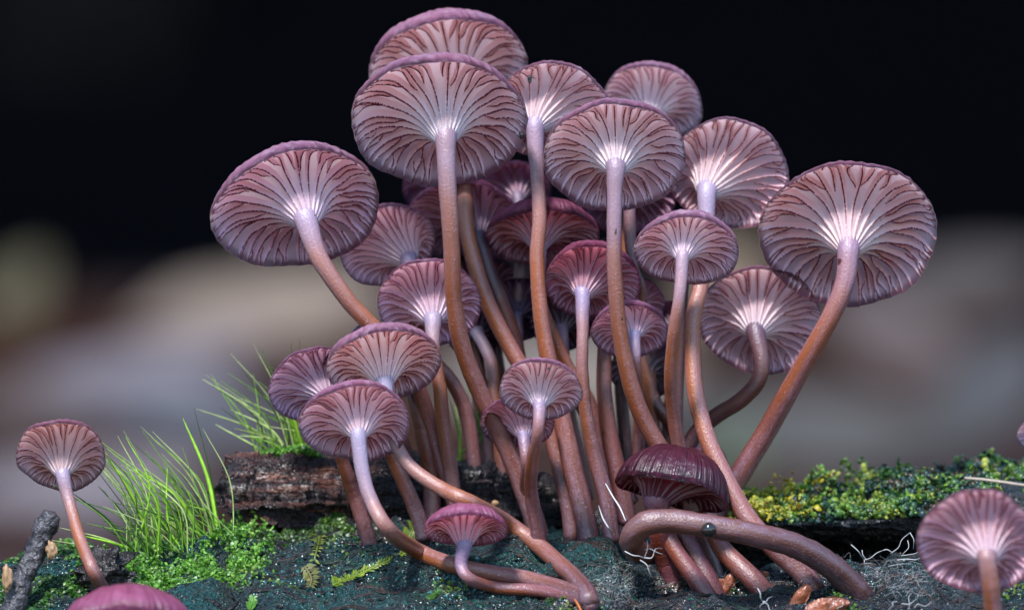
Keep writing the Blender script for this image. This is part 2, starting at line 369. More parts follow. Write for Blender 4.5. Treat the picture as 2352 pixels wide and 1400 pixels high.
_fx = np.r_[np.linspace(GX[0], -75, 40, endpoint=False), np.linspace(-75, 75, 601), np.linspace(75, GX[-1], 41)[1:]]
_fy = np.r_[np.linspace(-90, -40, 24, endpoint=False), np.linspace(-40, 34, 310), np.linspace(34, 110, 30)[1:]]
_a = np.array([np.interp(_fx, GX, GZ[:, j]) for j in range(len(ROWS))]).T
_b = np.array([np.interp(_fy, ROWS, _a[i]) for i in range(len(_fx))])
for _ in range(5):                       # soften the control lattice
    _b[1:-1] = (_b[:-2]+2*_b[1:-1]+_b[2:])/4
    _b[:, 1:-1] = (_b[:, :-2]+2*_b[:, 1:-1]+_b[:, 2:])/4
LX, LY = np.meshgrid(_fx, _fy, indexing='ij')
q = np.stack([LX, LY, 0*LX], -1)
str_ = fbm(np.stack([LX*.06, LY*.45+.12*fbm(q*.15, 2, 3), 0*LX], -1), 4, 21)
crack = np.clip(.13-np.abs(vnoise(np.stack([LX*.045+3, LY*.28+.25*vnoise(q*.3, 8), 0*LX], -1), 40)), 0, 1)/.13
gran = fbm(q*1.5, 3, 60, .6)
_b = _b + 1.0*str_*1.5 - 2.8*crack**1.3*sstep(-40, -30, LY+0*LX) + .34*gran + .8*fbm(q*.3, 3, 31)
def hit_h(x, y):
    i = np.clip(np.interp(x, _fx, np.arange(len(_fx))), 0, len(_fx)-1.001); j = np.clip(np.interp(y, _fy, np.arange(len(_fy))), 0, len(_fy)-1.001)
    a, b = np.asarray(i).astype(int), np.asarray(j).astype(int); s, t = i-a, j-b
    return (_b[a, b]*(1-s)+_b[a+1, b]*s)*(1-t)+(_b[a, b+1]*(1-s)+_b[a+1, b+1]*s)*t
def on_log(px, py, lift=0.):
    """depth at which the photo pixel's ray comes within `lift` mm of the log's surface"""
    ysamp = np.arange(-75, 22, .3); k = KPX*(FD+ysamp)/FD
    gap = (700-py)*k-hit_h((px-1176)*k, ysamp)
    bad = np.nonzero(gap < lift)[0]
    return ysamp[max(bad[0]-1, 0)] if len(bad) else 15.
pxg = LX/(KPX*(FD+LY)/FD)+1176
green = 1-.75*sstep(1350, 1500, pxg)*(1-.25*sstep(1900, 2300, pxg)); green = np.clip(green*(1-.7*sstep(1000, 1200, pxg)*sstep(-12, -18, LY)), .12, 1)
brown = .35+.65*sstep(1450, 1700, pxg)
log = obj('rotten_log', mesh('rotten_log', np.stack([LX, LY, _b], -1).reshape(-1, 3), grid_faces(len(_fx), len(_fy)), M_LOG, attr=np.stack([brown, green, 0*green], -1).reshape(-1, 3)), None, (0, 0, 0))
tag(log, 'black rotting log with bluish green algae film carrying the mushroom cluster', 'log')
# tiny algae granules over the log (uncountable); their blue tones also paint in wet glints
def granules(name, n, pick, size, cols, mat, parent=None, loc=(0, 0, 0), cup=False, pn=.25, pj=.35):
    V = []; A = []; pts, nn = pick(n); n = len(pts)
    r1 = rng.normal(size=(n, 3)); nn = nn+.55*r1; nn /= np.linalg.norm(nn, axis=1)[:, None]
    t = np.cross(nn, rng.normal(size=(n, 3))); t /= np.linalg.norm(t, axis=1)[:, None]; b = np.cross(nn, t)
    s = (size*np.clip(np.exp(rng.normal(size=n)*.3), .4, 1.8))[:, None]
    pk = vnoise(pts*pn, 211)+.5*vnoise(pts*pn*2.7, 212)+rng.normal(size=n)*pj
    cc = np.asarray(cols)[np.clip(((pk+1.1)/2.2*len(cols)).astype(int), 0, len(cols)-1)]*rng.uniform(.6, 1.35, (n, 1))
    if cup == 'bead':
        V = np.stack([pts+nn*s*.55, pts-t*s, pts-b*s, pts+t*s, pts+b*s], 1); V[:, 1:] -= (nn*s*.35)[:, None]; k = np.arange(n)[:, None]*5; m = 5
        F = np.concatenate([k+[[0, 1+i, 1+(i+1) % 4]] for i in range(4)])
    elif not cup:
        V = np.stack([pts-t*s, pts-b*s*.6+nn*s*.35, pts+t*s, pts+b*s*.6+nn*s*.35], 1); k = np.arange(n)[:, None]*4
        F = np.concatenate([k+[[0, 1, 3]], k+[[1, 2, 3]]]); m = 4
    else:                                  # small cupped leaf: centre, inner ring of 6, rim of 6
        th = np.arange(6)/6*6.283; ring = [pts]
        for rr, hh in ((.62, .30), (1., -.12)):
            for a in th: ring.append(pts+nn*s*(hh-.0)+(t*math.cos(a)+b*math.sin(a))*s*rr)
        V = np.stack(ring, 1); V[:, 0] += nn*s*.42; k = np.arange(n)[:, None]*13; m = 13
        F = np.concatenate([k+[[0, 1+i, 1+(i+1) % 6]] for i in range(6)]+[k+[[1+i, 7+i, 7+(i+1) % 6]] for i in range(6)]+[k+[[1+i, 7+(i+1) % 6, 1+(i+1) % 6]] for i in range(6)])
    V = V.reshape(-1, 3); A = np.repeat(cc, m, 0)
    return obj(name, mesh(name, V, F, mat, attr=A), parent, loc)
def crk(x, y):
    return crack[np.clip(np.searchsorted(_fx, x), 0, len(_fx)-1), np.clip(np.searchsorted(_fy, y), 0, len(_fy)-1)]
def pick_log(fun, x0=-66, x1=66, y0=-38, y1=8):
    def f(n):
        x = rng.uniform(x0, x1, n*3); y = rng.uniform(y0, y1, n*3); px = x/(KPX*(FD+y)/FD)+1176
        keep = rng.uniform(size=n*3) < fun(px, y, x)*(1-.93*np.minimum(1, crk(x, y)*1.6)); x, y = x[keep][:n], y[keep][:n]; e = .35
        z = hit_h(x, y); nx = (hit_h(x-e, y)-hit_h(x+e, y))/(2*e); ny = (hit_h(x, y-e)-hit_h(x, y+e))/(2*e)
        nn = np.stack([nx*.6, ny*.6, np.ones_like(x)], -1); nn /= np.linalg.norm(nn, axis=1)[:, None]
        return np.stack([x, y, z-.02], -1), nn
    return f
nz = lambda x, y, sc_, s: vnoise(np.stack([x*sc_, y*sc_, 0*x], -1), s)
o = granules('algae_film_glints', 34000, pick_log(lambda px, y, x: np.clip(.42+1.5*nz(x, y, .13, 77), .03, 1)*(1-.7*sstep(1380, 1500, px))), .19, [(.002, .003, .004), (.003, .010, .012), (.004, .028, .018), (.008, .055, .032), (.012, .06, .06), (.035, .11, .125)], M_GRAN, cup='bead', pj=.5)  # algae colours; the bluest stand for blue reflections on the wet log
tag(o, 'granular teal algae film with painted blue glints coating the front of the rotting log', 'algae', kind='stuff')
o = granules('wood_crumbs', 18000, pick_log(lambda px, y, x: sstep(1350, 1500, px)*np.clip(.6+.7*nz(x, y, .15, 79), .03, 1)), .18, [(.006, .006, .009), (.012, .012, .018), (.012, .03, .036), (.03, .028, .036), (.06, .032, .022)], M_GRAN, cup='bead', pj=.5)
tag(o, 'dark wet wood crumbs over the log floor below the bent stem', 'crumbs', kind='stuff')

def wood_fibres(name, n, label, x0, x1, y0, y1, cols):
    V = []; F = []; A = []; k = 0
    for i in range(n):
        x, y = random.uniform(x0, x1), random.uniform(y0, y1); L_ = random.uniform(2, 11); a = random.gauss(.05, .06); t = np.linspace(-.5, .5, 12)
        px_, py_ = x+t*L_*math.cos(a), y+t*L_*math.sin(a)+.08*np.sin(t*4+i); r = random.choice([.06, .08, .1, .14, .2])
        pth = np.stack([px_, py_, hit_h(px_, py_)+r*.1], -1); pth[1:-1, 2] = (pth[:-2, 2]+2*pth[1:-1, 2]+pth[2:, 2])/4
        v, f, _u = tube(pth, r*(.25+np.sqrt(np.clip(1-(2*t)**4, 0, 1)))*(1+.25*rng.normal(size=12)), 5, False); V.append(v); F.append(f[0]+k); k += len(v)
        A.append(np.tile(np.array(random.choice(cols))*random.uniform(.5, 1.3), (len(v), 1)))
    o = obj(name, mesh(name, np.vstack(V), F, M_FIBRE, attr=np.vstack(A)), None, (0, 0, 0)); tag(o, label, 'wood fibres', kind='stuff')
wood_fibres('wood_fibres', 1500, 'long wet black wood fibres along the front of the log', -62, 62, -34, 3, [(.006, .006, .008), (.012, .010, .012), (.005, .016, .015), (.03, .016, .013), (.008, .03, .022)])
# rotten slab at the right, lying behind the stems with a dark gap under it; and the brown bark chunk at the left
def slab(name, keys, seed, mat, tintf, n=520, m=110, amp=1., label=None, cat=None, roundp=2.6):
    """keys: (px, py_top, py_bottom, y_front, y_back)"""
    kx = np.array([k[0] for k in keys]); ux = np.linspace(kx[0], kx[-1], n)
    g = [np.interp(ux, kx, [k[i] for k in keys]) for i in range(5)]
    th = np.linspace(0, 2*math.pi, m, endpoint=False)
    ct, st = np.cos(th), np.sin(th); ct = np.sign(ct)*np.abs(ct)**(2/roundp); st = np.sign(st)*np.abs(st)**(2/roundp)
    yc, yr = (g[3]+g[4])/2, (g[4]-g[3])/2; k = KPX*(FD+yc)/FD
    zc, zr = (700-(g[1]+g[2])/2)*k, (g[2]-g[1])/2*k
    e = np.minimum(1, np.minimum(np.arange(n), n-1-np.arange(n))/6.)**.5; e = np.clip(e, .02, 1)
    Xs = ((ux-1176)*k)[:, None]+0*th; Ys = yc[:, None]+yr[:, None]*ct*e[:, None]; Zs = zc[:, None]+zr[:, None]*st*e[:, None]
    p = np.stack([Xs, Ys, Zs], -1)
    lay = fbm(np.stack([Xs*.05, Ys*.22, Zs*1.15+.25*fbm(p*.25, 2, seed+5)], -1), 4, seed, .6)
    lay = np.sign(lay)*np.abs(lay)**.8
    d = amp*(lay*.95+.5*fbm(p*.35, 3, seed+2)+.28*fbm(p*1.6, 3, seed+3, .6))
    nn = np.stack([0*Xs, ct[None]+0*Xs, st[None]+0*Xs], -1); nn /= np.linalg.norm(nn, axis=-1)[..., None]
    p = p+nn*d[..., None]*e[:, None, None]
    p[..., 0] += amp*(1-e)[:, None]*1.5*lay*np.sign(np.arange(n)-n/2)[:, None]+amp*1.2*vnoise(p*[.0, .5, 1.1], seed+9)*(np.exp(-np.arange(n)/18)+np.exp(-(n-1-np.arange(n))/18))[:, None]
    F = grid_faces(m, n, True)
    V = p.transpose(1, 0, 2).reshape(-1, 3); a, b = len(V), len(V)+1
    V = np.vstack([V, p[0].mean(0), p[-1].mean(0)]); j = np.arange(m); j2 = (j+1) % m
    A = np.array([tintf(v, pxx) for v, pxx in zip(V[::1], np.r_[np.tile(ux, m), ux[0], ux[-1]])]) if callable(tintf) else np.tile(tintf, (len(V), 1))
    o = obj(name, mesh(name, V, [F, np.stack([np.full(m, a), j2*n, j*n], -1), np.stack([np.full(m, b), j*n+n-1, j2*n+n-1], -1)], mat, attr=A), None, (0, 0, 0))
    tag(o, label, cat); return o, p, nn
slab_r, SP, SN = slab('log_slab', [(1560, 1200, 1250, 5, 22), (1640, 1160, 1240, 4, 26), (1720, 1142, 1225, 2.5, 28), (1830, 1156, 1228, 2, 30), (1950, 1138, 1236, 2, 32), (2080, 1118, 1242, 2, 34), (2220, 1090, 1248, 1, 36), (2400, 1082, 1250, 0, 38), (3000, 1100, 1270, 0, 38)],
     100, M_LOG, (.6, .22, 0), label='black cracked log slab topped with bubbly moss', cat='log slab', n=560)
bark, BP, BN = slab('bark_chunk', [(518, 1075, 1185, 3, 13), (545, 1056, 1198, 2.2, 14), (620, 1046, 1200, 2, 15), (760, 1052, 1202, 2, 16), (900, 1060, 1205, 2.5, 16), (1060, 1075, 1215, 3, 16), (1125, 1066, 1220, 4, 16), (1170, 1085, 1225, 5, 16), (1240, 1100, 1230, 6, 16), (1335, 1120, 1240, 7, 16)],
     200, M_BARK, lambda v, px: (float(1-.85*sstep(800, 930, px)), 0, 0), label='brown layered chunk of wet bark with a ragged broken end', cat='bark', n=460, amp=1.25, roundp=3.4)

# ------------------------------------------------------------------ moss (cupped leaves, uncountable)
def pick_surface(p, nn, wfun, lk=1.):
    pts = p.reshape(-1, 3); nr = nn.reshape(-1, 3); px = pts[:, 0]/(KPX*(FD+pts[:, 1])/FD)+1176; py = 700-pts[:, 2]/(KPX*(FD+pts[:, 1])/FD)
    wt = np.clip(wfun(px, py, pts, nr), 0, None); wt = wt/wt.sum()
    def f(n):
        i = rng.choice(len(pts), n, p=wt); off = np.abs(rng.normal(size=n))*.0
        lump = .8+1.5*vnoise(pts[i]*.33, 91)+.7*vnoise(pts[i]*.8, 92)
        q = pts[i]+nr[i]*np.clip(lump*lk*rng.uniform(.5, 1.1, n), -.2, 2.8)[:, None]+rng.normal(size=(n, 3))*.12
        m2 = nr[i]+np.array([0, -.35, .45]); return q, m2/np.linalg.norm(m2, axis=1)[:, None]
    return f
patch = lambda pts, s, sc_: np.clip(.5+1.3*vnoise(pts*sc_, s), 0, 1)
def shoots(base, per=9, ln=2.2, lean=(0, -.3, .8)):
    def f(n):
        p, nn = base(n); out = []; on = []
        for a, b in zip(p, nn):
            dv = nrm(b*.5+np.array(lean)+rng.normal(size=3)*.5); sd = nrm(np.cross(dv, rng.normal(size=3))); up = np.cross(sd, dv); L_ = ln*rng.uniform(.5, 1.2); bend = rng.normal(size=3)*.35*L_
            for k in range(per):
                t = k/(per-1); c = a+dv*L_*t+bend*t*t
                out.append(c+sd*(.16 if k % 2 else -.16)); on.append(nrm(up+.7*sd*(1 if k % 2 else -1)+.25*dv))
        return np.array(out), np.array(on)
    return f
GREEN = [(.05, .035, .015), (.012, .04, .04), (.02, .07, .03), (.05, .13, .02), (.11, .2, .02), (.22, .26, .03)]
YEL = [(.42, .34, .02), (.32, .30, .03), (.22, .26, .03), (.30, .20, .03)]
o = granules('bubbly_moss', 9000, pick_surface(SP, SN, lambda px, py, p, n: (n[:, 2] > .1)*(p[:, 1] < 20)*sstep(1700, 1780, px)*(1-sstep(2450, 2600, px))*patch(p, 5, .28)*(.15+np.clip(n[:, 2], 0, 1))), .30, GREEN, M_MOSS, cup=True)
tag(o, 'bubbly green moss growing along the top of the log slab', 'moss', kind='stuff')
o = granules('yellow_moss', 2600, pick_surface(SP, SN, lambda px, py, p, n: (n[:, 1] < .55)*(p[:, 1] < 12)*sstep(1640, 1680, px)*(1-sstep(1840, 1900, px))*np.clip(1-np.abs(py-1150)/45, 0, 1)), .30, YEL, M_MOSS, cup=True)
tag(o, 'golden yellow moss beside the stem at the end of the slab', 'moss', kind='stuff')
o = granules('leafy_moss_shoots', 170, shoots(pick_surface(SP, SN, lambda px, py, p, n: (n[:, 2] > .1)*(p[:, 1] < 18)*sstep(1720, 1800, px)*(1-sstep(2450, 2600, px))*patch(p, 6, .2)*(.1+np.clip(n[:, 2], 0, 1))), 8, 1.5), .28, [(.06, .05, .02), (.04, .11, .02), (.1, .2, .02), (.2, .28, .04), (.3, .32, .05)], M_MOSS, cup=True)
tag(o, 'upright leafy moss shoots standing out of the moss on the log slab', 'moss', kind='stuff')
o = granules('golden_moss_shoots', 110, shoots(pick_surface(SP, SN, lambda px, py, p, n: (n[:, 1] < .55)*(p[:, 1] < 12)*sstep(1640, 1670, px)*(1-sstep(1840, 1900, px))*np.clip(1-np.abs(py-1150)/40, 0, 1)), 10, 2.4, (.5, -.5, -.3)), .24, YEL, M_MOSS, cup=True)
tag(o, 'golden translucent moss shoots hanging at the end of the slab', 'moss', kind='stuff')
def pick_log_lump(fun, lumpa, **k):
    base = pick_log(fun, **k)
    def f(n):
        p, nn = base(n); l = .5+.9*vnoise(p*.33, 55)+.45*vnoise(p*.8, 56)
        p = p+np.array([0, 0, 1.])*np.clip(l*rng.uniform(.2, 1, len(p))*lumpa, -.1, 4)[:, None]; m2 = nn+np.array([0, -.4, 0])
        return p, m2/np.linalg.norm(m2, axis=1)[:, None]
    return f
o = granules('cushion_moss', 30000, pick_log_lump(lambda px, y, x: sstep(90, 260, px)*(1-sstep(520, 640, px))*sstep(-13, -7, y)*np.clip(.5+nz(x, y, .25, 12), 0, 1), 1.5, x0=-58, x1=-22, y0=-14, y1=8), .22, [(.07, .2, .02), (.13, .3, .03), (.05, .15, .02), (.16, .34, .05)], M_MOSS, pj=.45)
tag(o, 'bright green cushion moss at the foot of the grass tufts', 'moss', kind='stuff')
o = granules('feathery_moss_shoots', 260, shoots(pick_log(lambda px, y, x: sstep(230, 300, px)*(1-sstep(560, 640, px))*sstep(-12, -7, y), x0=-50, x1=-24, y0=-12, y1=6), 9, 1.9, (-.2, -.4, .6)), .24, [(.06, .18, .02), (.12, .3, .03), (.2, .4, .06), (.28, .42, .1)], M_MOSS, cup=True)
tag(o, 'feathery bright green moss shoots below the grass tufts', 'moss', kind='stuff')
o = granules('dark_moss', 32000, pick_log_lump(lambda px, y, x: (1-sstep(200, 330, px))*np.clip(.75+nz(x, y, .2, 13), 0, 1), .8, x0=-66, x1=-38, y0=-30, y1=8), .22, [(.03, .1, .012), (.02, .07, .015), (.06, .16, .015), (.015, .045, .012)], M_MOSS, pj=.45)
tag(o, 'dark green low moss around the twig and the lone mushroom', 'moss', kind='stuff')
o = granules('shade_moss', 14000, pick_log_lump(lambda px, y, x: sstep(480, 560, px)*(1-sstep(840, 900, px))*np.clip(.7+nz(x, y, .3, 14), 0, 1), 1.0, x0=-36, x1=-13, y0=-4, y1=5), .28, [(.06, .14, .015), (.1, .17, .02), (.03, .08, .012), (.02, .05, .012)], M_MOSS, pj=.45)
tag(o, 'olive green moss growing under the brown bark chunk', 'moss', kind='stuff')
o = granules('bark_moss', 3600, pick_surface(BP, BN, lambda px, py, p, n: (n[:, 2] > .8)*(p[:, 1] < 12)*sstep(600, 630, px)*(1-sstep(715, 745, px)), .45), .24, [(.05, .15, .015), (.1, .24, .02), (.14, .3, .03)], M_MOSS, pj=.45)
tag(o, 'small green moss fringe along the top edge of the bark chunk', 'moss', kind='stuff')
o = granules('scattered_moss', 9000, pick_log_lump(lambda px, y, x: sstep(.45, .75, nz(x, y, .16, 15))*(1-sstep(-9, -5, y)), .6, x0=-40, x1=60, y0=-34, y1=-5), .22, [(.05, .14, .015), (.1, .2, .02), (.12, .16, .03)], M_MOSS, pj=.45)
tag(o, 'small scattered green moss flecks on the front of the log', 'moss', kind='stuff')
# ------------------------------------------------------------------ mushrooms
def smooth_prof(xs_, ys_):
    r = np.linspace(0, 1, 401); z = np.interp(r, xs_, ys_)
    for _ in range(260): z[1:-1] = (z[:-2]+2*z[1:-1]+z[2:])/4
    return lambda q: np.interp(q, r, z)
def mushroom(label, cap, stem, y=0., yb=0., H=.56, h=.28, cc=1., tint=(1, 1, 1), gt=(1, 1, 1), stt=(1, 1, 1), nwob=.021, gd=.08, name='mushroom', lod=1., bulge=2.5, cat='mushroom'):  # inner mushrooms carry the cluster's shade in their tint, gt and stt colours
    """cap: (cx, cy, a, b, phi, jx, jy) photo pixels; stem: [(px, py, width[, 'g'])...]; y: depth of the cap centre, yb: depth of the base"""
    cx, cy, a, b, phi, jx, jy = cap
    Cc = P(cx, cy, y); k = KPX*(FD+y)/FD; R = a*k
    v = nrm(Cc-CAMP); rt = nrm(np.cross(v, [0, 0, 1.])); up = np.cross(rt, v)
    ph = math.radians(phi); ui = up*math.cos(ph)+rt*math.sin(ph); E1 = rt*math.cos(ph)-up*math.sin(ph)
    c = min(.97, b/a); s = math.sqrt(1-c*c); A = v*c+ui*s; E2 = -v*s+ui*c
    dj = np.array([(jx-cx)*k, (cy-jy)*k]); d1 = dj[0]*math.cos(ph)-dj[1]*math.sin(ph); d2 = dj[0]*math.sin(ph)+dj[1]*math.cos(ph)
    ou = np.clip(d1, -.45*R, .45*R); ov = np.clip((d2+h*R*s)/max(c, .35), -.45*R, .45*R)
    r0 = np.clip(stem[0][2]*.5*k/R*1.12, .08, .26)
    ph1, ph2, ph3 = rng.uniform(0, 6.28, 3); a1, a2, a3 = rng.uniform(.4, 1, 3)*nwob
    wob = lambda th: a1*np.cos(2*th+ph1)+a2*np.cos(3*th+ph2)+.5*a3*np.cos(7*th+ph3)
    wav = lambda th: 1.3*(a2*np.cos(2*th+ph3)+a1*np.cos(4*th+ph1)+.5*a3*np.cos(9*th+ph2))
    n1 = int(13+R*.95); n1 = max(12, int(n1*lod)); ntot = n1*2
    def mp(r, th, z, off=True):
        rim = 1+.006*np.cos(ntot*1.5*th)*r**20
        rad = R*r*(1+wob(th)*r**2)*rim; x = rad*np.cos(th); yv = rad*np.sin(th)
        if off:
            f = np.clip(1-(r-r0)/(1-r0), 0, 1)**1.25; x = x+ou*f; yv = yv+ov*f
        zz = R*z+R*wav(th)*r**3
        return Cc+x[..., None]*E1+yv[..., None]*E2+zz[..., None]*A
    zo = lambda r: H*np.sqrt(np.clip(1-r**2.15, 0, 1))
    ze = smooth_prof([0, r0, r0+.06, r0+.16, r0+.30, .72, .88, 1], [-h*1.6, -h, -h*.62, -h*.18, .055*cc, .135*cc, .085*cc, -.04])
    zc = lambda r: np.minimum(ze(r)+.03+gd*sstep(r0, .5, r)*(1-.75*sstep(.75, 1., r)), .93*zo(r)-.006)
    # base of the thing
    pts = []
    joint = Cc+E1*ou+E2*ov-A*h*R
    L = len(stem); raw = []
    for i, p in enumerate(stem):
        px, py, wd = p[:3]
        raw.append((px, py, wd, p[3] if len(p) > 3 else None))
    seg = np.r_[0, np.cumsum([math.hypot(raw[i+1][0]-raw[i][0], raw[i+1][1]-raw[i][1]) for i in range(L-1)])]; seg = seg/seg[-1] if L > 1 else seg
    rows = []
    for i, (px, py, wd, fl) in enumerate(raw):
        if fl == 'g': yy = on_log(px, py, wd*.5*KPX*1.05)
        elif isinstance(fl, (int, float)): yy = fl
        else:
            t = seg[i]; yy = joint[1]+(yb-joint[1])*(t*t*(3-2*t)) - bulge*math.sin(math.pi*min(1, t*1.35))*(1-t)
        rows.append([*P(px, py, yy), wd*.5*KPX*(FD+yy)/FD])
    rows = np.array(rows); r_top = rows[0, 3]
    rows[0, :3] = joint; rows = np.vstack([[*(joint+A*R*(h+.30)), r_top*.9], [*(joint+A*R*h*.35), r_top*1.2], rows])
    last = rows[-1].copy(); dl = nrm(rows[-1, :3]-rows[-2, :3]); last[:3] += dl*1.6+np.array([0, 0, -.8]); last[3] *= 1.12; rows = np.vstack([rows, last])
    base = rows[-1, :3]
    root = obj(name, None, None, base); tag(root, label, cat, 'purple mushrooms of the cluster')
    # stem
    nl = max(40, int(seg[-1]*60)); path, Ls = spline(rows, 90)
    rad = path[:, 3]; pp = path[:, :3]-base
    wbl = np.cumsum(rng.normal(size=(90, 3)), axis=0); wbl -= np.linspace(0, 1, 90)[:, None]*wbl[-1]; pp = pp+wbl*.012
    vv, ff, uv = tube(pp, rad*(1+.03*vnoise(np.c_[np.arange(90)*.25, np.full((90, 2), base[0])])), 18)
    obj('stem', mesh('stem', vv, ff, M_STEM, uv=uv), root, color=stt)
    # cap shell
    nt_ = 96 if lod >= .8 else 64
    th = np.linspace(0, 2*math.pi, nt_+1); ro = np.r_[np.linspace(0.001, .8, 9), .86, .91, .95, .975, .99, 1.0]
    RR, TH = np.meshgrid(ro, th, indexing='ij'); dim = .035*vnoise(np.stack([RR*5*np.cos(TH), RR*5*np.sin(TH), 0*RR+cx], -1), 3)*(1-RR**4)
    crn = .02*np.cos(ntot*TH)*sstep(.55, .95, RR)*(RR < .999)
    Vo = mp(RR, TH, zo(RR)+dim+crn*.6, False)
    ri = np.r_[1.0, .985, .95, .88, .78, .66, .52, .38, .25, r0*.8]
    R2, T2 = np.meshgrid(ri, th, indexing='ij'); zi = np.where(R2 > .99, -.008, zc(R2)); Vi = mp(R2, T2, zi, True)
    nO = len(ro)*(nt_+1)
    Vc = np.vstack([Vo.reshape(-1, 3), Vi.reshape(-1, 3)])-base
    uvc = np.vstack([np.stack([TH/6.2832, RR], -1).reshape(-1, 2), np.stack([T2/6.2832, np.where(R2 > .99, 1, R2)], -1).reshape(-1, 2)])
    fo = grid_faces(len(ro), nt_+1); fi = grid_faces(len(ri), nt_+1)+nO
    link = np.stack([np.arange(nt_)+(len(ro)-1)*(nt_+1), np.arange(nt_)+(len(ro)-1)*(nt_+1)+1, np.arange(nt_)+nO+1, np.arange(nt_)+nO], -1)
    fa = np.vstack([fo, link, fi])[:, ::-1]
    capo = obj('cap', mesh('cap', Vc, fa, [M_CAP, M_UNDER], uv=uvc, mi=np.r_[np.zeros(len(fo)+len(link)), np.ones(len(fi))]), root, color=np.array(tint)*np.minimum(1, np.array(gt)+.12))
    # gills
    ns = 11
    jit = rng.uniform(-.22, .22, n1); lst = []
    for i in range(n1):
        t0 = (i+jit[i]*.6)/n1*2*math.pi; sp = 2*math.pi/n1
        lst.append((t0, r0*.72, 0., 1.))
        lst.append((t0+sp*(.5+rng.uniform(-.1, .1)), rng.uniform(.34, .6), rng.choice([-1, 1])*rng.uniform(.2, .9), .85))
        for fr in (.25, .75):
          if lod >= .8 and rng.uniform() < .55: lst.append((t0+sp*(fr+rng.uniform(-.06, .06)), rng.uniform(.72, .86), rng.choice([-1, 1])*rng.uniform(.1, .6), .6))
    sp = 2*math.pi/n1
    for (t0, ra, hook, dk) in lst:
        t = np.linspace(0, 1, ns); r = ra+(.992-ra)*t
        wgl = rng.uniform(-.16, .16)*sp*np.sin(t*math.pi*rng.uniform(1, 2.4)+rng.uniform(0, 3))
        if hook == 0: wgl = wgl*sstep(.0, .35, t)
        tt = t0+wgl+hook*sp*.42*(1-t)**3
        zt = zc(r)+.012; zb = zt+(ze(r)-zt)*dk
        if hook != 0: zb = zt+(zb-zt)*(.10+.90*sstep(0, .33, t))
        zb = np.minimum(zb, zt-.008)
        zb = zb+.010*vnoise(np.stack([t*9, t*0+t0*9, t*0], -1))
        ht = R*r*sp*((.40-.24*sstep(.15, .6, r)) if hook == 0 else .15*(.35+.65*sstep(0, .3, t))); he = np.minimum(ht*.6, .0085*R)
        top = mp(r, tt, zt); bot = mp(r, tt, zb); zn = zb+(zt-zb)*.16; nea = mp(r, tt, zn)
        side = mp(r, tt+.01, zb)-bot; side /= np.linalg.norm(side, axis=1)[:, None]
        rim = 1-.6*(t**8)
        V = np.stack([top-side*(ht*rim)[:, None], nea-side*(he*rim)[:, None], bot, nea+side*(he*rim)[:, None], top+side*(ht*rim)[:, None]], 1).reshape(-1, 3)-base
        un = (r-r0*.72)/(1-r0*.72)
        uvg = np.stack([np.repeat(un, 5), np.tile([0, .80, 1, .80, 0], ns)], -1)
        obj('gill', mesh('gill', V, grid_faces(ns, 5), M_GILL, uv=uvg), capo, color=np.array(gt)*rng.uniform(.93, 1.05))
    return root
WARM = (1.02, .97, .94); PALE = (1.05, 1.05, 1.08); PURP = (.84, .72, .84); SHADE_TINT = (.55, .42, .52)  # the last tint puts inner shade into the gill colour
RED = (1.05, .80, .84)
S_SHADE = (.5, .4, .45); S_PU = (.62, .48, .62); S_LAV = (.95, .98, 1.15); S_OR = (1.1, 1.02, 1.)  # the first stem tint holds the shade on rear stems
m = mushroom
# crown of the cluster
m('largest rounded mushroom whose cap overlaps the tallest one, on a long curved stem', (1006, 284, 202, 143, -2, 1022, 318), [(1022, 322, 50), (1024, 400, 43), (1030, 500, 41), (1036, 600, 39), (1042, 700, 39), (1062, 800, 41), (1100, 900, 42), (1145, 990, 43), (1185, 1080, 44), (1226, 1190, 46)], -8, 0, stt=(.9, .85, .85))
m('tallest mushroom, its cap rising highest behind the largest rounded one', (1028, 168, 186, 120, -12, 1050, 215), [(1055, 230, 46), (1066, 420, 38), (1072, 520, 37), (1090, 600, 37), (1128, 710, 38), (1175, 800, 38), (1225, 890, 38), (1265, 990, 38), (1290, 1090, 38), (1310, 1190, 40)], 9, 3, gt=WARM, stt=S_OR)
m('mushroom with a tiny black speck on its gills, stem straight and orange', (1270, 262, 140, 112, 14, 1230, 290), [(1229, 295, 44), (1234, 400, 33), (1240, 500, 33), (1234, 600, 34), (1240, 700, 36), (1254, 800, 38), (1280, 920, 42), (1312, 1060, 46), (1345, 1195, 50)], 0, 0, gt=WARM, H=.5, stt=S_OR)
m('mushroom with pale ridged gills behind the crown of the cluster', (1500, 238, 118, 82, 10, 1490, 270), [(1485, 280, 34), (1450, 450, 30), (1440, 560, 28), (1460, 700, 30), (1488, 850, 34), (1492, 950, 34), (1500, 1080, 34)], 13, 8, gt=PALE)
m('round pale mushroom in the middle of the crown with a white flaring throat', (1413, 362, 163, 123, 0, 1415, 388), [(1413, 392, 46), (1412, 450, 36), (1412, 540, 35), (1415, 650, 36), (1425, 760, 37), (1446, 870, 39), (1482, 970, 41), (1530, 1050, 42), (1570, 1120, 42), (1610, 1230, 40), (1640, 1310, 38)], -7, -2, stt=(.85, .78, .78))
m('shade-tinted purple mushroom tucked right behind the round pale one', (1440, 440, 116, 100, 0, 1445, 455), [(1448, 470, 30), (1452, 600, 26), (1474, 660, 20), (1476, 720, 20), (1470, 900, 26), (1465, 1060, 28)], 7, 6, gt=SHADE_TINT, tint=(.7, .6, .7), stt=(.55, .45, .5))
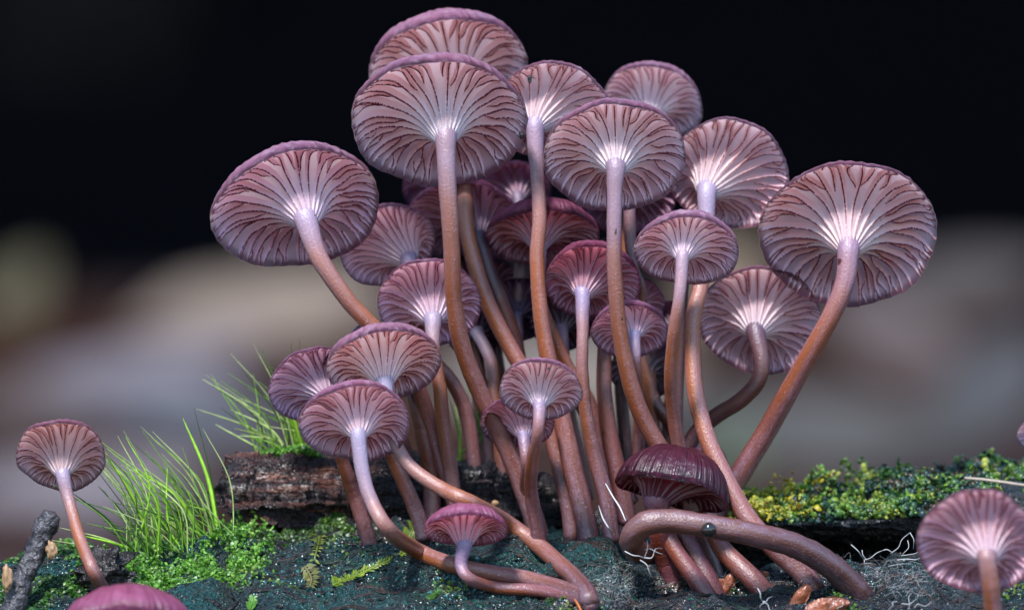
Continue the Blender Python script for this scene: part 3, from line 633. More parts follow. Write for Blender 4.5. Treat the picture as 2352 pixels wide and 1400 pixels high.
m('broad mushroom with a long white throat between the round pale and giant ones', (1672, 402, 143, 122, 22, 1624, 440), [(1622, 450, 46), (1622, 520, 38), (1612, 640, 36), (1594, 720, 37), (1590, 800, 38), (1597, 900, 40), (1622, 1000, 41), (1656, 1080, 43), (1705, 1170, 45), (1765, 1245, 46), (1845, 1318, 50)], 3, -9, gt=WARM, stt=S_OR)
m('small violet mushroom whose domed cap covers the middle of a broad one\'s stem', (1578, 578, 119, 78, 2, 1568, 592), [(1566, 596, 32), (1560, 680, 27), (1548, 760, 29), (1540, 850, 31), (1546, 950, 33), (1562, 1040, 35), (1590, 1130, 36)], -11, -3, H=.62, gt=(.98, .92, 1.), stt=S_OR)
m('giant outer mushroom on a straight slanting stem above the mossy slab', (1948, 540, 203, 164, 2, 1948, 572), [(1948, 578, 52), (1943, 640, 46), (1918, 710, 44), (1880, 780, 44), (1820, 885, 46), (1760, 990, 48), (1700, 1085, 50), (1655, 1150, 50)], -3, 3, H=.42, gt=(1.02, .96, .93), stt=(.95, .85, .95))
m('mushroom under the giant one, on a dark stem that hooks sideways', (1748, 738, 143, 121, 4, 1736, 762), [(1737, 768, 44), (1748, 820, 36), (1742, 872, 36), (1705, 915, 36), (1650, 950, 36), (1605, 985, 36), (1580, 1030, 36), (1570, 1090, 36)], 5, 6, gt=(.92, .85, .86), stt=(.4, .33, .42))
m('large outer mushroom leaning out over the grass on a bent whitish stem', (681, 484, 192, 134, -12, 706, 508), [(706, 512, 54), (728, 580, 44), (762, 640, 40), (810, 703, 38), (858, 752, 38), (905, 800, 38), (955, 880, 36), (985, 960, 36), (1010, 1050, 36), (1040, 1150, 36)], -5, 2, gt=(.96, .88, .96), stt=(1.15, 1.1, 1.1))
m('mushroom half hidden between the large leaning one and the fan striped one', (890, 565, 112, 88, -25, 940, 598), [(940, 602, 40), (950, 680, 34), (975, 800, 32), (1040, 880, 32), (1074, 960, 34), (1092, 1080, 34)], 4, 6, gt=(.9, .8, .84), stt=(.85, .8, .85))
m('shade-tinted mushroom crossed by two tall stems just under the largest cap', (1066, 512, 132, 92, 6, 1098, 540), [(1098, 548, 40), (1122, 620, 36), (1150, 690, 38), (1180, 780, 38), (1200, 880, 38), (1215, 1000, 36), (1215, 1120, 36)], 9, 9, H=.5, gt=(.62, .5, .58), tint=(.7, .6, .7), stt=(.3, .22, .28))
m('purple fragment of a mushroom showing just beneath the largest cap\'s rim', (1010, 430, 88, 66, -5, 1020, 445), [(1020, 450, 26), (1035, 560, 24), (1080, 720, 26), (1110, 900, 28), (1128, 1070, 30)], 14, 11, gt=SHADE_TINT, tint=(.6, .5, .6), lod=.7, stt=(.3, .24, .3))
m('shade-tinted mushroom seen between the two tallest orange stems', (1182, 440, 82, 66, -8, 1190, 455), [(1190, 460, 26), (1196, 560, 24), (1190, 700, 26), (1185, 900, 28), (1165, 1060, 30), (1160, 1200, 32)], 15, 9, gt=(.68, .52, .6), tint=(.6, .5, .6), lod=.7, stt=S_SHADE)
m('mushroom with fanlike striped gills above the low trio, on a short purple throat', (985, 698, 120, 98, -3, 994, 735), [(994, 740, 40), (996, 800, 32), (1008, 880, 32), (1018, 980, 34), (1034, 1080, 36), (1046, 1160, 36)], -1, 1, H=.52, gt=(.88, .78, .86))
m('red-purple mushroom crossed by the straight orange stem, dome showing on both sides', (1246, 548, 128, 66, 0, 1238, 570), [(1238, 574, 36), (1240, 680, 30), (1262, 750, 28), (1300, 840, 32), (1350, 920, 34), (1385, 1030, 34), (1400, 1110, 34)], 5, 7, H=.62, gt=(.6, .45, .52), tint=RED, stt=(1, .9, .9))
m('red-purple domed mushroom on a straight lavender stem', (1360, 650, 110, 82, 4, 1340, 678), [(1340, 684, 36), (1339, 770, 28), (1338, 850, 29), (1346, 950, 31), (1366, 1050, 34), (1388, 1130, 36), (1400, 1195, 38)], -1, 0, H=.72, gt=(.72, .58, .66), tint=RED, stt=S_LAV)
m('small lilac mushroom with a white stem below the small violet one', (1446, 762, 88, 60, 0, 1455, 772), [(1455, 776, 30), (1458, 820, 24), (1464, 880, 22), (1466, 950, 26), (1466, 1050, 28)], -3, 3, H=.66, gt=(.85, .74, .84), stt=S_LAV)
m('sliver of a mushroom behind the small lilac one\'s right shoulder', (1468, 695, 60, 54, 8, 1462, 705), [(1462, 708, 20), (1470, 800, 26), (1490, 900, 32), (1500, 1000, 32), (1510, 1080, 32)], 7, 8, gt=(.8, .65, .7), tint=(.8, .65, .7), lod=.7)
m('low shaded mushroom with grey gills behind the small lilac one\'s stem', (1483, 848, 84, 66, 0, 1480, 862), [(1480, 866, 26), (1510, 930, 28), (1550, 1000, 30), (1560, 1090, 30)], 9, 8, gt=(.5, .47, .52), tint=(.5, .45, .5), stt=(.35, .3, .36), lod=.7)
m('deeply shade-tinted mushroom deep inside between the orange stems', (1188, 712, 76, 82, 0, 1190, 722), [(1190, 726, 24), (1195, 850, 26), (1205, 1000, 30), (1205, 1190, 32)], 11, 9, gt=(.35, .27, .33), tint=(.4, .3, .45), lod=.7, stt=(.35, .28, .35))  # very low tints paint in the shade deep inside the cluster
m('shade-tinted mushroom deep inside, left of the straight lavender stem', (1292, 742, 78, 62, 0, 1292, 755), [(1292, 760, 26), (1300, 850, 28), (1345, 950, 30), (1400, 1040, 34), (1435, 1110, 34)], 10, 8, gt=(.3, .24, .28), tint=(.35, .25, .35), lod=.7, stt=(.75, .65, .7))
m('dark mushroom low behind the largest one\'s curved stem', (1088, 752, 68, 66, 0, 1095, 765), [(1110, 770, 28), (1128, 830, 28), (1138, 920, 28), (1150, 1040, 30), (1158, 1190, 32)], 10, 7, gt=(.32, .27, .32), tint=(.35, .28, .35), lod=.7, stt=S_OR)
m('shade-tinted cap in the dark gap left of the straight orange stem', (1128, 650, 64, 54, -4, 1132, 662), [(1132, 668, 24), (1140, 800, 26), (1160, 950, 28), (1180, 1100, 30)], 15, 12, gt=(.42, .3, .36), tint=(.45, .32, .42), lod=.7, stt=(.4, .3, .34))  # these rear caps have the shade of the gaps mixed into their colours
m('shade-tinted cap in the dark gap right of the straight orange stem', (1276, 636, 62, 52, 6, 1280, 648), [(1280, 654, 22), (1284, 800, 26), (1310, 950, 28), (1340, 1100, 30)], 15, 12, gt=(.4, .28, .34), tint=(.5, .32, .4), lod=.7, stt=(.45, .33, .36))
m('shade-tinted cap low between the two curved front stems', (1545, 742, 58, 50, 0, 1548, 754), [(1548, 760, 22), (1540, 880, 24), (1530, 1000, 26), (1530, 1100, 28)], 14, 11, gt=(.45, .36, .4), tint=(.5, .38, .46), lod=.7, stt=(.42, .32, .36))
m('shade-tinted cap behind the domed red-purple mushrooms', (1420, 590, 60, 48, 4, 1422, 602), [(1422, 608, 22), (1420, 720, 24), (1425, 880, 28), (1440, 1080, 30)], 14, 11, gt=(.42, .3, .34), tint=(.5, .34, .4), lod=.7, stt=(.4, .3, .34))
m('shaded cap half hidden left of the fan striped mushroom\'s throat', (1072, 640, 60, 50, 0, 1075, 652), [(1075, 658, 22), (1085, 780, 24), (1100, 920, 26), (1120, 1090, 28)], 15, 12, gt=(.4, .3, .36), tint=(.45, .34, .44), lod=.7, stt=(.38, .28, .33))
# lower left group
m('mushroom with peach gills, highest of the low trio by the grass', (884, 838, 132, 78, -8, 884, 878), [(884, 884, 42), (890, 960, 32), (912, 1030, 32), (950, 1080, 32), (1010, 1122, 34), (1080, 1155, 36), (1160, 1200, 38, 'g'), (1240, 1258, 40, 'g'), (1300, 1310, 42, 'g'), (1345, 1358, 44, 'g')], -9, -18, gt=(1.02, .94, .92), H=.55, bulge=1)
m('purple cap edge wedged behind the trio\'s top mushroom', (826, 850, 92, 66, -12, 840, 880), [(840, 884, 30), (870, 980, 30), (905, 1060, 32), (945, 1150, 36), (962, 1190, 36)], -3, 0, H=.6, gt=(.8, .7, .78), lod=.7)
m('small grey-gilled mushroom peeping out under the bent whitish stem', (858, 790, 62, 52, -10, 862, 802), [(862, 806, 20), (900, 900, 22), (925, 1000, 26), (945, 1100, 28), (955, 1190, 28)], 8, 7, gt=(.6, .58, .7), lod=.7, stt=S_SHADE)
m('mushroom of the low trio by the grass touching the grass tuft', (716, 884, 101, 80, -20, 750, 910), [(750, 914, 34), (765, 990, 30), (790, 1070, 32), (815, 1140, 34), (842, 1222, 36)], -4, -1, H=.5, gt=(.82, .74, .84), stt=(.75, .65, .7))
m('low trio\'s front mushroom on a long stem bending along the log', (816, 974, 127, 86, -4, 824, 1000), [(824, 1006, 38), (832, 1080, 33), (852, 1150, 34), (892, 1216, 36), (960, 1264, 38, 'g'), (1040, 1296, 38, 'g'), (1130, 1314, 38, 'g'), (1230, 1332, 38, 'g'), (1335, 1366, 40, 'g')], -15, -22, H=.56, gt=(.92, .82, .86), bulge=1)
m('slim mushroom of the trio group with a dark stem crossing the bark chunk', (930, 830, 70, 52, 10, 938, 850), [(940, 856, 36), (958, 930, 38), (978, 1030, 40), (990, 1110, 42), (992, 1200, 44)], 3, 2, gt=(.6, .5, .56), lod=.7, stt=(.5, .36, .38))
# small front ones
m('small front mushroom standing alone before the tall stems on a pale S-curved stem', (1242, 897, 97, 66, 3, 1240, 930), [(1240, 936, 32), (1237, 990, 26), (1224, 1060, 30), (1220, 1130, 32), (1234, 1205, 36)], -14, -5, H=.52, gt=(.98, .9, .96), stt=(1, .92, 1.0))
m('half hidden mushroom behind the small front one', (1188, 972, 84, 56, 2, 1204, 1002), [(1204, 1006, 30), (1208, 1060, 24), (1206, 1120, 26), (1215, 1195, 28)], -3, 1, H=.55, gt=(.75, .62, .7), stt=(.75, .7, .9))
m('small umbrella shaped mushroom lying low in front of the log ridge', (1071, 1219, 95, 36, 0, 1066, 1250), [(1066, 1256, 36), (1060, 1296, 29), (1082, 1328, 28), (1140, 1348, 28, 'g'), (1230, 1354, 29, 'g'), (1335, 1376, 31, 'g')], -16, -20, H=.60, h=.30, gt=(.85, .68, .75), tint=(1, .85, .92), stt=(.8, .72, .9), bulge=0)
m('plum bell shaped mushroom with its dark dome turned to the viewer, above the bent stem', (1545, 1132, 134, 30, 13, 1508, 1152), [(1508, 1156, 60), (1512, 1210, 56), (1525, 1270, 52), (1545, 1330, 52)], -9, -6, H=.82, h=.22, gt=(.36, .22, .27), tint=(.55, .26, .33), stt=(.7, .45, .6), bulge=0)
m('tiny mauve cap peeping out behind the bell shaped mushroom', (1626, 1056, 44, 18, 0, 1626, 1066), [(1626, 1070, 18), (1630, 1120, 18), (1635, 1170, 20)], 5, 5, H=.8, gt=SHADE_TINT, lod=.7, bulge=0)
# loners
m('lone small mushroom with a crinkled rim growing beside the broken twig', (142, 1048, 106, 76, 2, 143, 1088), [(144, 1094, 34), (160, 1160, 28), (184, 1240, 29), (214, 1310, 31), (240, 1362, 34, 'g')], -10, -18, H=.5, gt=(.9, .8, .76), nwob=.045, bulge=0)
m('pink gilled mushroom standing alone before the mossy slab, below the straw', (2245, 1245, 137, 118, -4, 2266, 1282), [(2268, 1290, 44), (2274, 1340, 42), (2282, 1420, 44), (2290, 1500, 46)], -36, -34, H=.5, gt=(.9, .8, .84), stt=S_LAV, bulge=0)
m('striped mauve domed cap in front of the soil clump and lone mushroom', (295, 1446, 150, 44, 0, 295, 1475), [(295, 1480, 44), (297, 1560, 44), (300, 1640, 46)], -32, -30, H=.66, gt=(.8, .6, .7), tint=(.95, .7, .78), bulge=0)
m('tiny pale mushroom growing on top of the mossy slab', (2382, 1000, 46, 34, 0, 2384, 1008), [(2384, 1012, 18), (2395, 1050, 16), (2400, 1090, 18)], 6, 8, gt=(.95, .95, 1.1), lod=.7, bulge=0)

# thick bent stem lying in front of the bell
def stick(name, label, cat, pts, mat, w_scale=1., color=None, n=60, ns=14, rough=0., group=None, parent=None):
    rows = []
    for p in pts:
        yy = on_log(p[0], p[1], p[2]*.5*KPX*.75) if p[3] == 'g' else p[3]
        rows.append([*P(p[0], p[1], yy), p[2]*.5*KPX*w_scale])
    rows = np.array(rows); path, _ = spline(rows, n); base = rows[-1, :3] if parent is None else parent
    r = path[:, 3]
    v, f, uv = tube(path[:, :3]-base, r, ns)
    if rough:
        q_ = v+base; v = v+(q_-np.repeat(np.vstack([path[:, :3]]), ns, 0)[:len(v)] if False else 0)
        d_ = fbm((v+base)*.9, 4, 33, .6)*rough; cen = np.vstack([np.repeat(path[:, :3]-base, ns, 0), path[0, :3]-base, path[-1, :3]-base]); v = v+(v-cen)*d_[:, None]
    if name == 'capless_mushroom':
        uv = np.asarray(uv).copy(); uv[:, 0] = .38+.6*uv[:, 0]
        o = obj(name, None, None, base); obj('stem', mesh('stem', v, f, mat, uv=uv), o, color=color)
    else: o = obj(name, mesh(name, v, f, mat, uv=uv), None, base, color)
    if label: tag(o, label, cat, group)
    return o
stick('capless_mushroom', 'thick brownish bent stem arching over the log before the bell shaped mushroom', 'mushroom', [(1545, 1262, 46, 4), (1500, 1270, 48, -3), (1466, 1266, 52, -9), (1450, 1238, 55, -15), (1480, 1202, 55, -17), (1540, 1196, 54, -17), (1620, 1206, 54, -17), (1720, 1224, 54, -16.5), (1810, 1246, 56, -15), (1880, 1280, 58, -13), (1935, 1322, 60, -11), (1985, 1375, 60, -9)], M_STEM, color=(.62, .66, .72), n=110, ns=20, rough=.06)
for lab, pts, col in [('short maroon stem under the arch of the bent stem', [(1560, 1215, 44, -6), (1590, 1265, 46, -7), (1625, 1330, 48, -8), (1650, 1385, 50, -8)], (.6, .42, .5)),
                      ('stubby orange stem under the middle of the bent stem', [(1630, 1200, 42, -5), (1660, 1260, 44, -7), (1725, 1325, 48, -9), (1760, 1365, 50, -9)], (.85, .7, .7)),
                      ('thin maroon stem leaning against the base of the bell shaped mushroom', [(1525, 1215, 40, -8), (1555, 1270, 40, -9), (1605, 1338, 42, -10), (1635, 1385, 44, -10)], (.72, .52, .6)),
                      ('slender rear stem right of the white threads', [(1392, 745, 30, 6), (1388, 820, 34, 5), (1388, 900, 36, 4), (1400, 1000, 40, 4), (1425, 1110, 44, 4), (1440, 1200, 46, 4)], (.75, .6, .62)),
                      ('dark rear stem beside the small violet mushroom\'s stem', [(1572, 640, 26, 7), (1562, 760, 28, 7), (1556, 860, 30, 7), (1553, 960, 32, 7), (1555, 1090, 34, 7)], (.38, .3, .36))]:
    stick('capless_mushroom', lab, 'mushroom', pts, M_STEM, color=col, n=60, ns=16)
# ------------------------------------------------------------------ grass tufts, twig, threads, litter on the log
def tuft(label, px, py, y, blades):
    base = P(px, py, y); root = obj('grass_tuft', None, None, base); tag(root, label, 'grass', 'grass tufts on the log')
    for (bx, tx, ty, wd, bend, col) in blades:
        dy = random.uniform(-2.5, 2.5); a = P(px+bx, py+random.uniform(-6, 14), y+random.uniform(-1, 1)); e = P(tx, ty, y+dy)
        mid = (a+e)/2+np.array([bend*KPX, random.uniform(-.6, .6), abs(bend)*KPX*.35])
        q_, _ = spline([a, mid, e], 14); T = np.gradient(q_, axis=0); sd = np.cross(T, [random.uniform(-.4, .4), -1, random.uniform(-.2, .2)]); sd /= np.linalg.norm(sd, axis=1)[:, None]
        t = np.linspace(0, 1, 14); hw = (wd*KPX*.5*(1-t)**.6*(.65+.35*np.minimum(1, t*5))+.02)[:, None]
        nn = np.cross(sd, T); nn /= np.linalg.norm(nn, axis=1)[:, None]
        V = np.stack([q_-sd*hw, q_-nn*hw*.35, q_+sd*hw, q_+nn*hw*.2], 1).reshape(-1, 3)-base
        F = np.concatenate([grid_faces(14, 4)]+[np.array([[i*4+3, (i+1)*4+3, (i+1)*4, i*4] for i in range(13)])])
        cc = np.array(col)*random.uniform(.7, 1.25); A = np.repeat(cc*(1+.5*t[:, None]*[1, .6, 1.6]), 4, 0)
        obj('blade', mesh('blade', V, F, M_BLADE, attr=A), root)
LG = (.34, .62, .05); MG = (.2, .42, .04); DG = (.06, .15, .02); PG = (.46, .6, .2)
def rb(n, px0, px1, cx, top0, top1, sway):
    r = []
    for i in range(n):
        bx = random.uniform(px0, px1); ty = random.uniform(top0, top1)
        r.append((bx, cx+bx-random.uniform(*sway), ty, random.choice([2, 2.5, 3, 3, 4, 5]), random.uniform(-12, 55), random.choice([LG, MG, MG, DG, PG, PG])))
    return r
tuft('grass tuft right of the lone small mushroom', 352, 1268, -6, [(0, 236, 1030, 12, 12, LG), (-20, 168, 1225, 7, 8, LG), (-30, 120, 1240, 4, 6, PG), (-5, 180, 1020, 5, 22, PG), (5, 270, 1000, 5, 20, PG), (10, 300, 1070, 6, 30, LG), (-40, 165, 1130, 6, 14, DG), (-30, 230, 1205, 6, 10, DG), (0, 225, 1115, 6, 10, DG), (20, 322, 1130, 7, 10, MG)] + rb(34, -60, 90, 352, 1000, 1220, (10, 190)))
tuft('grass tuft left of the brown bark chunk', 470, 1240, -3, [(-5, 305, 1070, 14, 25, LG), (35, 420, 960, 13, 14, LG), (30, 350, 990, 6, 30, PG), (20, 370, 1040, 5, 24, PG), (-10, 320, 1065, 6, 30, PG), (0, 270, 1125, 5, -14, PG), (40, 445, 935, 3, 6, DG)] + rb(44, -90, 75, 470, 975, 1190, (40, 210)))
tuft('grass tuft on top of the bark chunk beside the low trio by the grass', 670, 1052, 6, [(20, 640, 880, 20, 6, LG), (30, 655, 900, 16, 2, LG), (0, 450, 938, 5, 24, PG), (-5, 530, 940, 6, 30, PG), (0, 530, 812, 4, 26, PG), (10, 582, 790, 4, 14, PG), (5, 560, 855, 3, 14, DG), (15, 600, 795, 3, 8, MG), (30, 688, 775, 3, -4, MG), (25, 668, 785, 3, -3, DG), (-20, 545, 1000, 4, 40, PG), (-10, 505, 935, 3, 5, DG), (-10, 465, 870, 4, 30, PG)] + rb(36, -80, 60, 670, 840, 1010, (10, 150)))
tuft('thin grass tuft seen between the rear stems', 1062, 1062, 12, [(0, 1030, 900, 3, 4, MG), (10, 1075, 860, 3, 2, MG), (-10, 1010, 960, 4, 6, LG), (20, 1110, 880, 3, -4, MG), (-5, 1045, 930, 6, 5, LG), (10, 1085, 950, 5, 3, LG)] + rb(6, -25, 40, 1062, 920, 1030, (-10, 30)))

tw = stick('twig', 'short broken dark twig standing in the dark green moss', 'twig', [(122, 1182, 40, -14), (104, 1215, 50, -14), (88, 1255, 50, -14), (66, 1300, 48, -14.5), (44, 1350, 50, -15), (20, 1420, 52, -16), (-5, 1500, 54, -18)], M_TWIG, n=90, ns=20, rough=.28)
def blob(name, label, cat, px, py, y, sx, sy, sz, mat, rough=.35, seed=1, freq=.8, group=None):
    c = P(px, py, y) if y != 'g' else P(px, py, on_log(px, py, sz*.3))
    u = np.linspace(0, math.pi, 18); t = np.linspace(0, 2*math.pi, 29)
    U, T_ = np.meshgrid(u, t, indexing='ij'); n_ = np.stack([np.sin(U)*np.cos(T_), np.sin(U)*np.sin(T_), np.cos(U)], -1)
    r = 1+rough*fbm(n_*2.2*freq+seed*7.3, 4, seed); v = n_*r[..., None]*[sx, sy, sz]
    o = obj(name, mesh(name, v.reshape(-1, 3), grid_faces(18, 29), mat), None, c); tag(o, label, cat, group); return o
blob('soil_clump', 'black crumbly soil clump at the foot of the lone small mushroom', 'soil clump', 240, 1316, -12, 2.7, 2.2, 2.0, M_SOIL, .7, 3, 1.5)
blob('bead', 'shiny black round bead clinging to the bent stem', 'bead', 1628, 1216, -18.9, .85, .75, .85, mat_plain('black_bead', (.01, .009, .009), .15, .5), .04, 4)
blob('seed', 'little orange seed lodged behind the stems on the bark', 'seed', 1137, 1155, 3, .45, .4, .38, M_PALE, .1, 5)
blob('wood_flake', 'pale tan wood flake hanging on the side of the twig', 'wood flake', 118, 1262, -15.5, .55, .4, .9, M_PALE, .4, 6)
blob('wood_flake', 'long pale wood flake at the bottom of the twig', 'wood flake', 16, 1325, -17, .5, .4, 1.4, M_PALE, .4, 8)
blob('speck', 'tiny black speck on the gills of the straight stemmed mushroom', 'speck', 1217, 181, -6.2, .26, .2, .5, M_SOIL, .25, 9)
blob('speck', 'tiny black speck wedged at the right rim of the largest cap', 'speck', 1198, 310, -8, .3, .3, .42, M_SOIL, .25, 10)
blob('speck', 'tiny dark speck sitting on the small front mushroom\'s cap edge', 'speck', 1261, 846, -18.0, .2, .2, .16, M_SOIL, .25, 11)
blob('speck', 'tiny dark speck on top of the bell shaped mushroom', 'speck', 1543, 1051, -12.0, .3, .3, .2, M_SOIL, .25, 12)
for i, (lab, px, py, a, s) in enumerate([('glossy orange bud scale lying below the bent stem', 1625, 1352, 22, 2.4), ('dark red bud scale curled beside the orange one', 1672, 1340, 60, 1.7), ('torn reddish bud scale beside the star of pale rootlets', 1838, 1372, 55, 2.0), ('flat pinkish bud scale beside the torn reddish one', 1900, 1392, 10, 2.6), ('small orange flake at the foot of the stubby orange stem', 1745, 1318, 5, 1.1)]):
    yy = on_log(px, py, .5); c = P(px, py, yy); u = np.linspace(-1, 1, 13); t = np.linspace(-1, 1, 9); U, T_ = np.meshgrid(u, t, indexing='ij')
    wd = np.sqrt(np.clip(1-np.abs(U)**1.8, 0.01, 1))*.42; L_ = U; W_ = T_*wd
    nn = .28*(1-T_**2)*wd*2+.10*fbm(np.stack([U*2, T_*2, 0*U+i*5], -1), 3, 70)
    ca, sa = math.cos(math.radians(a)), math.sin(math.radians(a))
    top = np.stack([(L_*ca-W_*sa)*s, -nn*s*.9, (L_*sa+W_*ca)*s], -1); bot = top+np.array([0, .22, -.05])
    V = np.vstack([top.reshape(-1, 3), bot.reshape(-1, 3)]); F = grid_faces(13, 9); k = 117
    ring = [(i_, 0) for i_ in range(13)]+[(12, j_) for j_ in range(1, 9)]+[(i_, 8) for i_ in range(11, -1, -1)]+[(0, j_) for j_ in range(7, 0, -1)]
    idx = [a_*9+b_ for a_, b_ in ring]; E = np.array([[idx[q_], idx[(q_+1) % len(idx)], idx[(q_+1) % len(idx)]+k, idx[q_]+k] for q_ in range(len(idx))])
    tag(obj('bud_scale', mesh('bud_scale', V, [F, F[:, ::-1]+k, E], M_SCALE), None, c), lab, 'bud scale', 'bud scales on the log')
def thread(label, pts, cat='thread', group='white threads on the log', mat=None, name='white_thread'):
    return stick(name, label, cat, pts, mat or M_THREAD, n=26, ns=6, group=group)
thread('bright white thread slanting down to the bent stem\'s arch', [(1391, 1110, 3, -8), (1408, 1140, 4, -10), (1424, 1165, 4, -12), (1437, 1195, 2, -14)])
thread('fine white thread in front of the straight stem bases', [(1375, 1160, 2, -5), (1385, 1190, 4, -6.5), (1400, 1215, 3, -9), (1410, 1235, 2, 'g')])
thread('pale straw lying above the lone pink gilled mushroom', [(2216, 1097, 6, -22), (2270, 1102, 7, -22), (2340, 1112, 7, -22), (2420, 1124, 6, -22)], 'straw', None, M_STRAW, 'straw')
thread('orange needle tip below the feet of the long stems', [(1320, 1375, 3, -22), (1330, 1392, 5, -22), (1340, 1415, 5, -22)], 'needle', None, mat_plain('orange_needle', (.5, .14, .03), .5, .2), 'needle')
def root_net(label, segs, y0):
    c = P(segs[0][0], segs[0][1], y0); r_ = obj('root_net', None, None, c); tag(r_, label, 'roots', 'white rootlets on the log')
    for sg in segs:
        x1, y1, x2, y2, wd = sg; dd = random.uniform(-1, 1)
        rows = np.array([[*P(x1, y1, y0), wd*.22*KPX]]+[[*P(x1+(x2-x1)*t+random.uniform(-7, 7), y1+(y2-y1)*t+random.uniform(-6, 6), y0+dd*t-.4), wd*(.2-.08*t)*KPX] for t in (.3, .65)]+[[*P(x2, y2, y0+dd), wd*.07*KPX]])
        q_, _ = spline(rows, 18); v, f, _u = tube(q_[:, :3]-c, q_[:, 3], 6); obj('rootlet', mesh('rootlet', v, f, M_THREAD), r_)
root_net('forked pale rootlet under the arch of the bent stem', [(1435, 1265, 1480, 1280, 6), (1480, 1280, 1522, 1258, 6), (1480, 1280, 1485, 1238, 5), (1470, 1285, 1500, 1326, 6), (1480, 1262, 1522, 1272, 4)], -16)
root_net('web of white rootlets under the mossy slab', [(1955, 1250, 1985, 1285, 5), (1985, 1285, 2030, 1262, 5), (2030, 1262, 2050, 1275, 5), (2045, 1270, 2090, 1222, 5), (2090, 1222, 2098, 1260, 4), (2070, 1275, 2110, 1265, 4), (1980, 1262, 1990, 1295, 4), (2085, 1240, 2070, 1280, 4), (2060, 1285, 2115, 1280, 5), (2040, 1300, 2100, 1296, 3), (1985, 1285, 2010, 1298, 4)], -5)
root_net('star of pale rootlets below the bud scales', [(1740, 1350, 1752, 1380, 5), (1752, 1380, 1775, 1368, 4), (1752, 1380, 1748, 1405, 4), (1752, 1382, 1778, 1402, 4)], -19)
root_net('straw coloured rootlets beside the lone pink gilled mushroom', [(2070, 1385, 2110, 1370, 4), (2085, 1400, 2095, 1360, 4), (2060, 1380, 2040, 1400, 4), (2100, 1395, 2140, 1380, 4), (1905, 1395, 1930, 1370, 4), (1925, 1400, 1935, 1375, 4)], -19)
# fuzzy white mycelium where the long stems meet
def fuzz(label, n, cx, cy, sx, sy):
    V = []; F = []; k = 0
    for i in range(n):
        px, py = random.gauss(cx, sx), random.gauss(cy, sy); yy = on_log(px, py, .15); a = P(px, py, yy); L_ = random.uniform(.6, 2.4)
        dv = nrm(np.array([random.gauss(0, 1), random.gauss(0, .5)-.3, abs(random.gauss(0, .5))])); e = a+dv*L_
        q_, _ = spline([a, a*.65+e*.35+rng.normal(size=3)*L_*.22, a*.3+e*.7+rng.normal(size=3)*L_*.22, e], 9); v, f, _u = tube(q_, np.linspace(.013, .006, 9), 3, False); V.append(v); F.append(f[0]+k); k += len(v)
    o = obj('mycelium', mesh('mycelium', np.vstack(V), F, M_THREAD), None, (0, 0, 0)); tag(o, label, 'mycelium', kind='stuff')
fuzz('fuzzy white mycelium where the two long stems meet', 150, 1400, 1350, 34, 26)
fuzz('fuzzy pale mycelium on the log below the mossy slab', 150, 2060, 1330, 60, 22)
def collar(n):
    P_ = []
    for px, py in [(842, 1222), (960, 1188), (992, 1200), (1046, 1165), (1158, 1192), (1232, 1203), (1310, 1192), (1345, 1197), (1400, 1197), (1345, 1362), (1335, 1374), (1545, 1338), (1606, 1338), (1628, 1335), (1725, 1328), (1845, 1322), (1930, 1322), (240, 1362)]:
        c = P(px, py, on_log(px, py, .1)); k = n//18; x = c[0]+rng.normal(size=k)*1.5; y = c[1]+rng.normal(size=k)*.9-.3
        P_.append(np.stack([x, y, hit_h(x, y)+np.abs(rng.normal(size=k))*.38*np.exp(-((x-c[0])/1.6)**2)], -1))
    p = np.vstack(P_); return p, np.tile([0, -.5, .85], (len(p), 1))
o = granules('base_crumbs', 5400, collar, .21, [(.005, .005, .006), (.012, .009, .009), (.03, .018, .014), (.06, .035, .025), (.012, .03, .028), (.09, .075, .07)], M_GRAN, cup='bead', pj=.7)
tag(o, 'dark soil and wood crumbs packed around the stem bases', 'crumbs', kind='stuff')
fuzz('fine white mycelium fuzz at the feet of the straight stems', 120, 1360, 1192, 60, 8)
fuzz('fine white mycelium fuzz below the bell shaped mushroom', 90, 1640, 1335, 90, 8)
# leafy moss sprigs and a liverwort ribbon on the front of the log
def sprig(label, pts, n, size, cols, wdt, group=None):
    rows = np.array([P(x, y, on_log(x, y, .5)) for x, y in pts]); q_, _ = spline(rows, n); base = rows[0]
    root = obj('moss_sprig', None, None, base); tag(root, label, 'moss sprig', group)
    v, f, _u = tube(q_-base, np.full(n, .12), 6); obj('stalk', mesh('stalk', v, f, M_MOSS, attr=np.tile(cols[0], (len(v), 1))), root)
    T = np.gradient(q_, axis=0); T /= np.linalg.norm(T, axis=1)[:, None]
    for i in range(n):
        for sg in (-1, 1):
            sd = nrm(np.cross(T[i], [0, -1, .4]))*sg; s_ = size*random.uniform(.7, 1.3)*(1-.4*i/n); up = np.array([0, -.5, .6])
            c0 = q_[i]-base; e = c0+sd*s_*wdt+T[i]*s_*.7+up*s_*random.uniform(0, .7); m_ = (c0+e)/2; w2 = T[i]*s_*.32
            V = np.array([c0, m_-w2+up*s_*.12, m_+w2+up*s_*.12, e, m_+up*s_*.02]); F = np.array([[0, 1, 4], [0, 4, 2], [1, 3, 4], [4, 3, 2]])
            obj('leaf', mesh('leaf', V, F, M_MOSS, attr=np.tile(np.array(random.choice(cols))*random.uniform(.7, 1.3), (5, 1))), root)
YG = [(.22, .30, .03), (.3, .36, .06), (.12, .2, .02)]
sprig('yellow green leafy liverwort ribbon lying diagonally on the log front', [(765, 1342), (820, 1320), (880, 1292), (950, 1262)], 34, .75, YG, .8)
sprig('feathery moss sprig standing by the umbrella shaped mushroom', [(935, 1240), (948, 1215), (955, 1195)], 12, 1.0, YG, 1.)
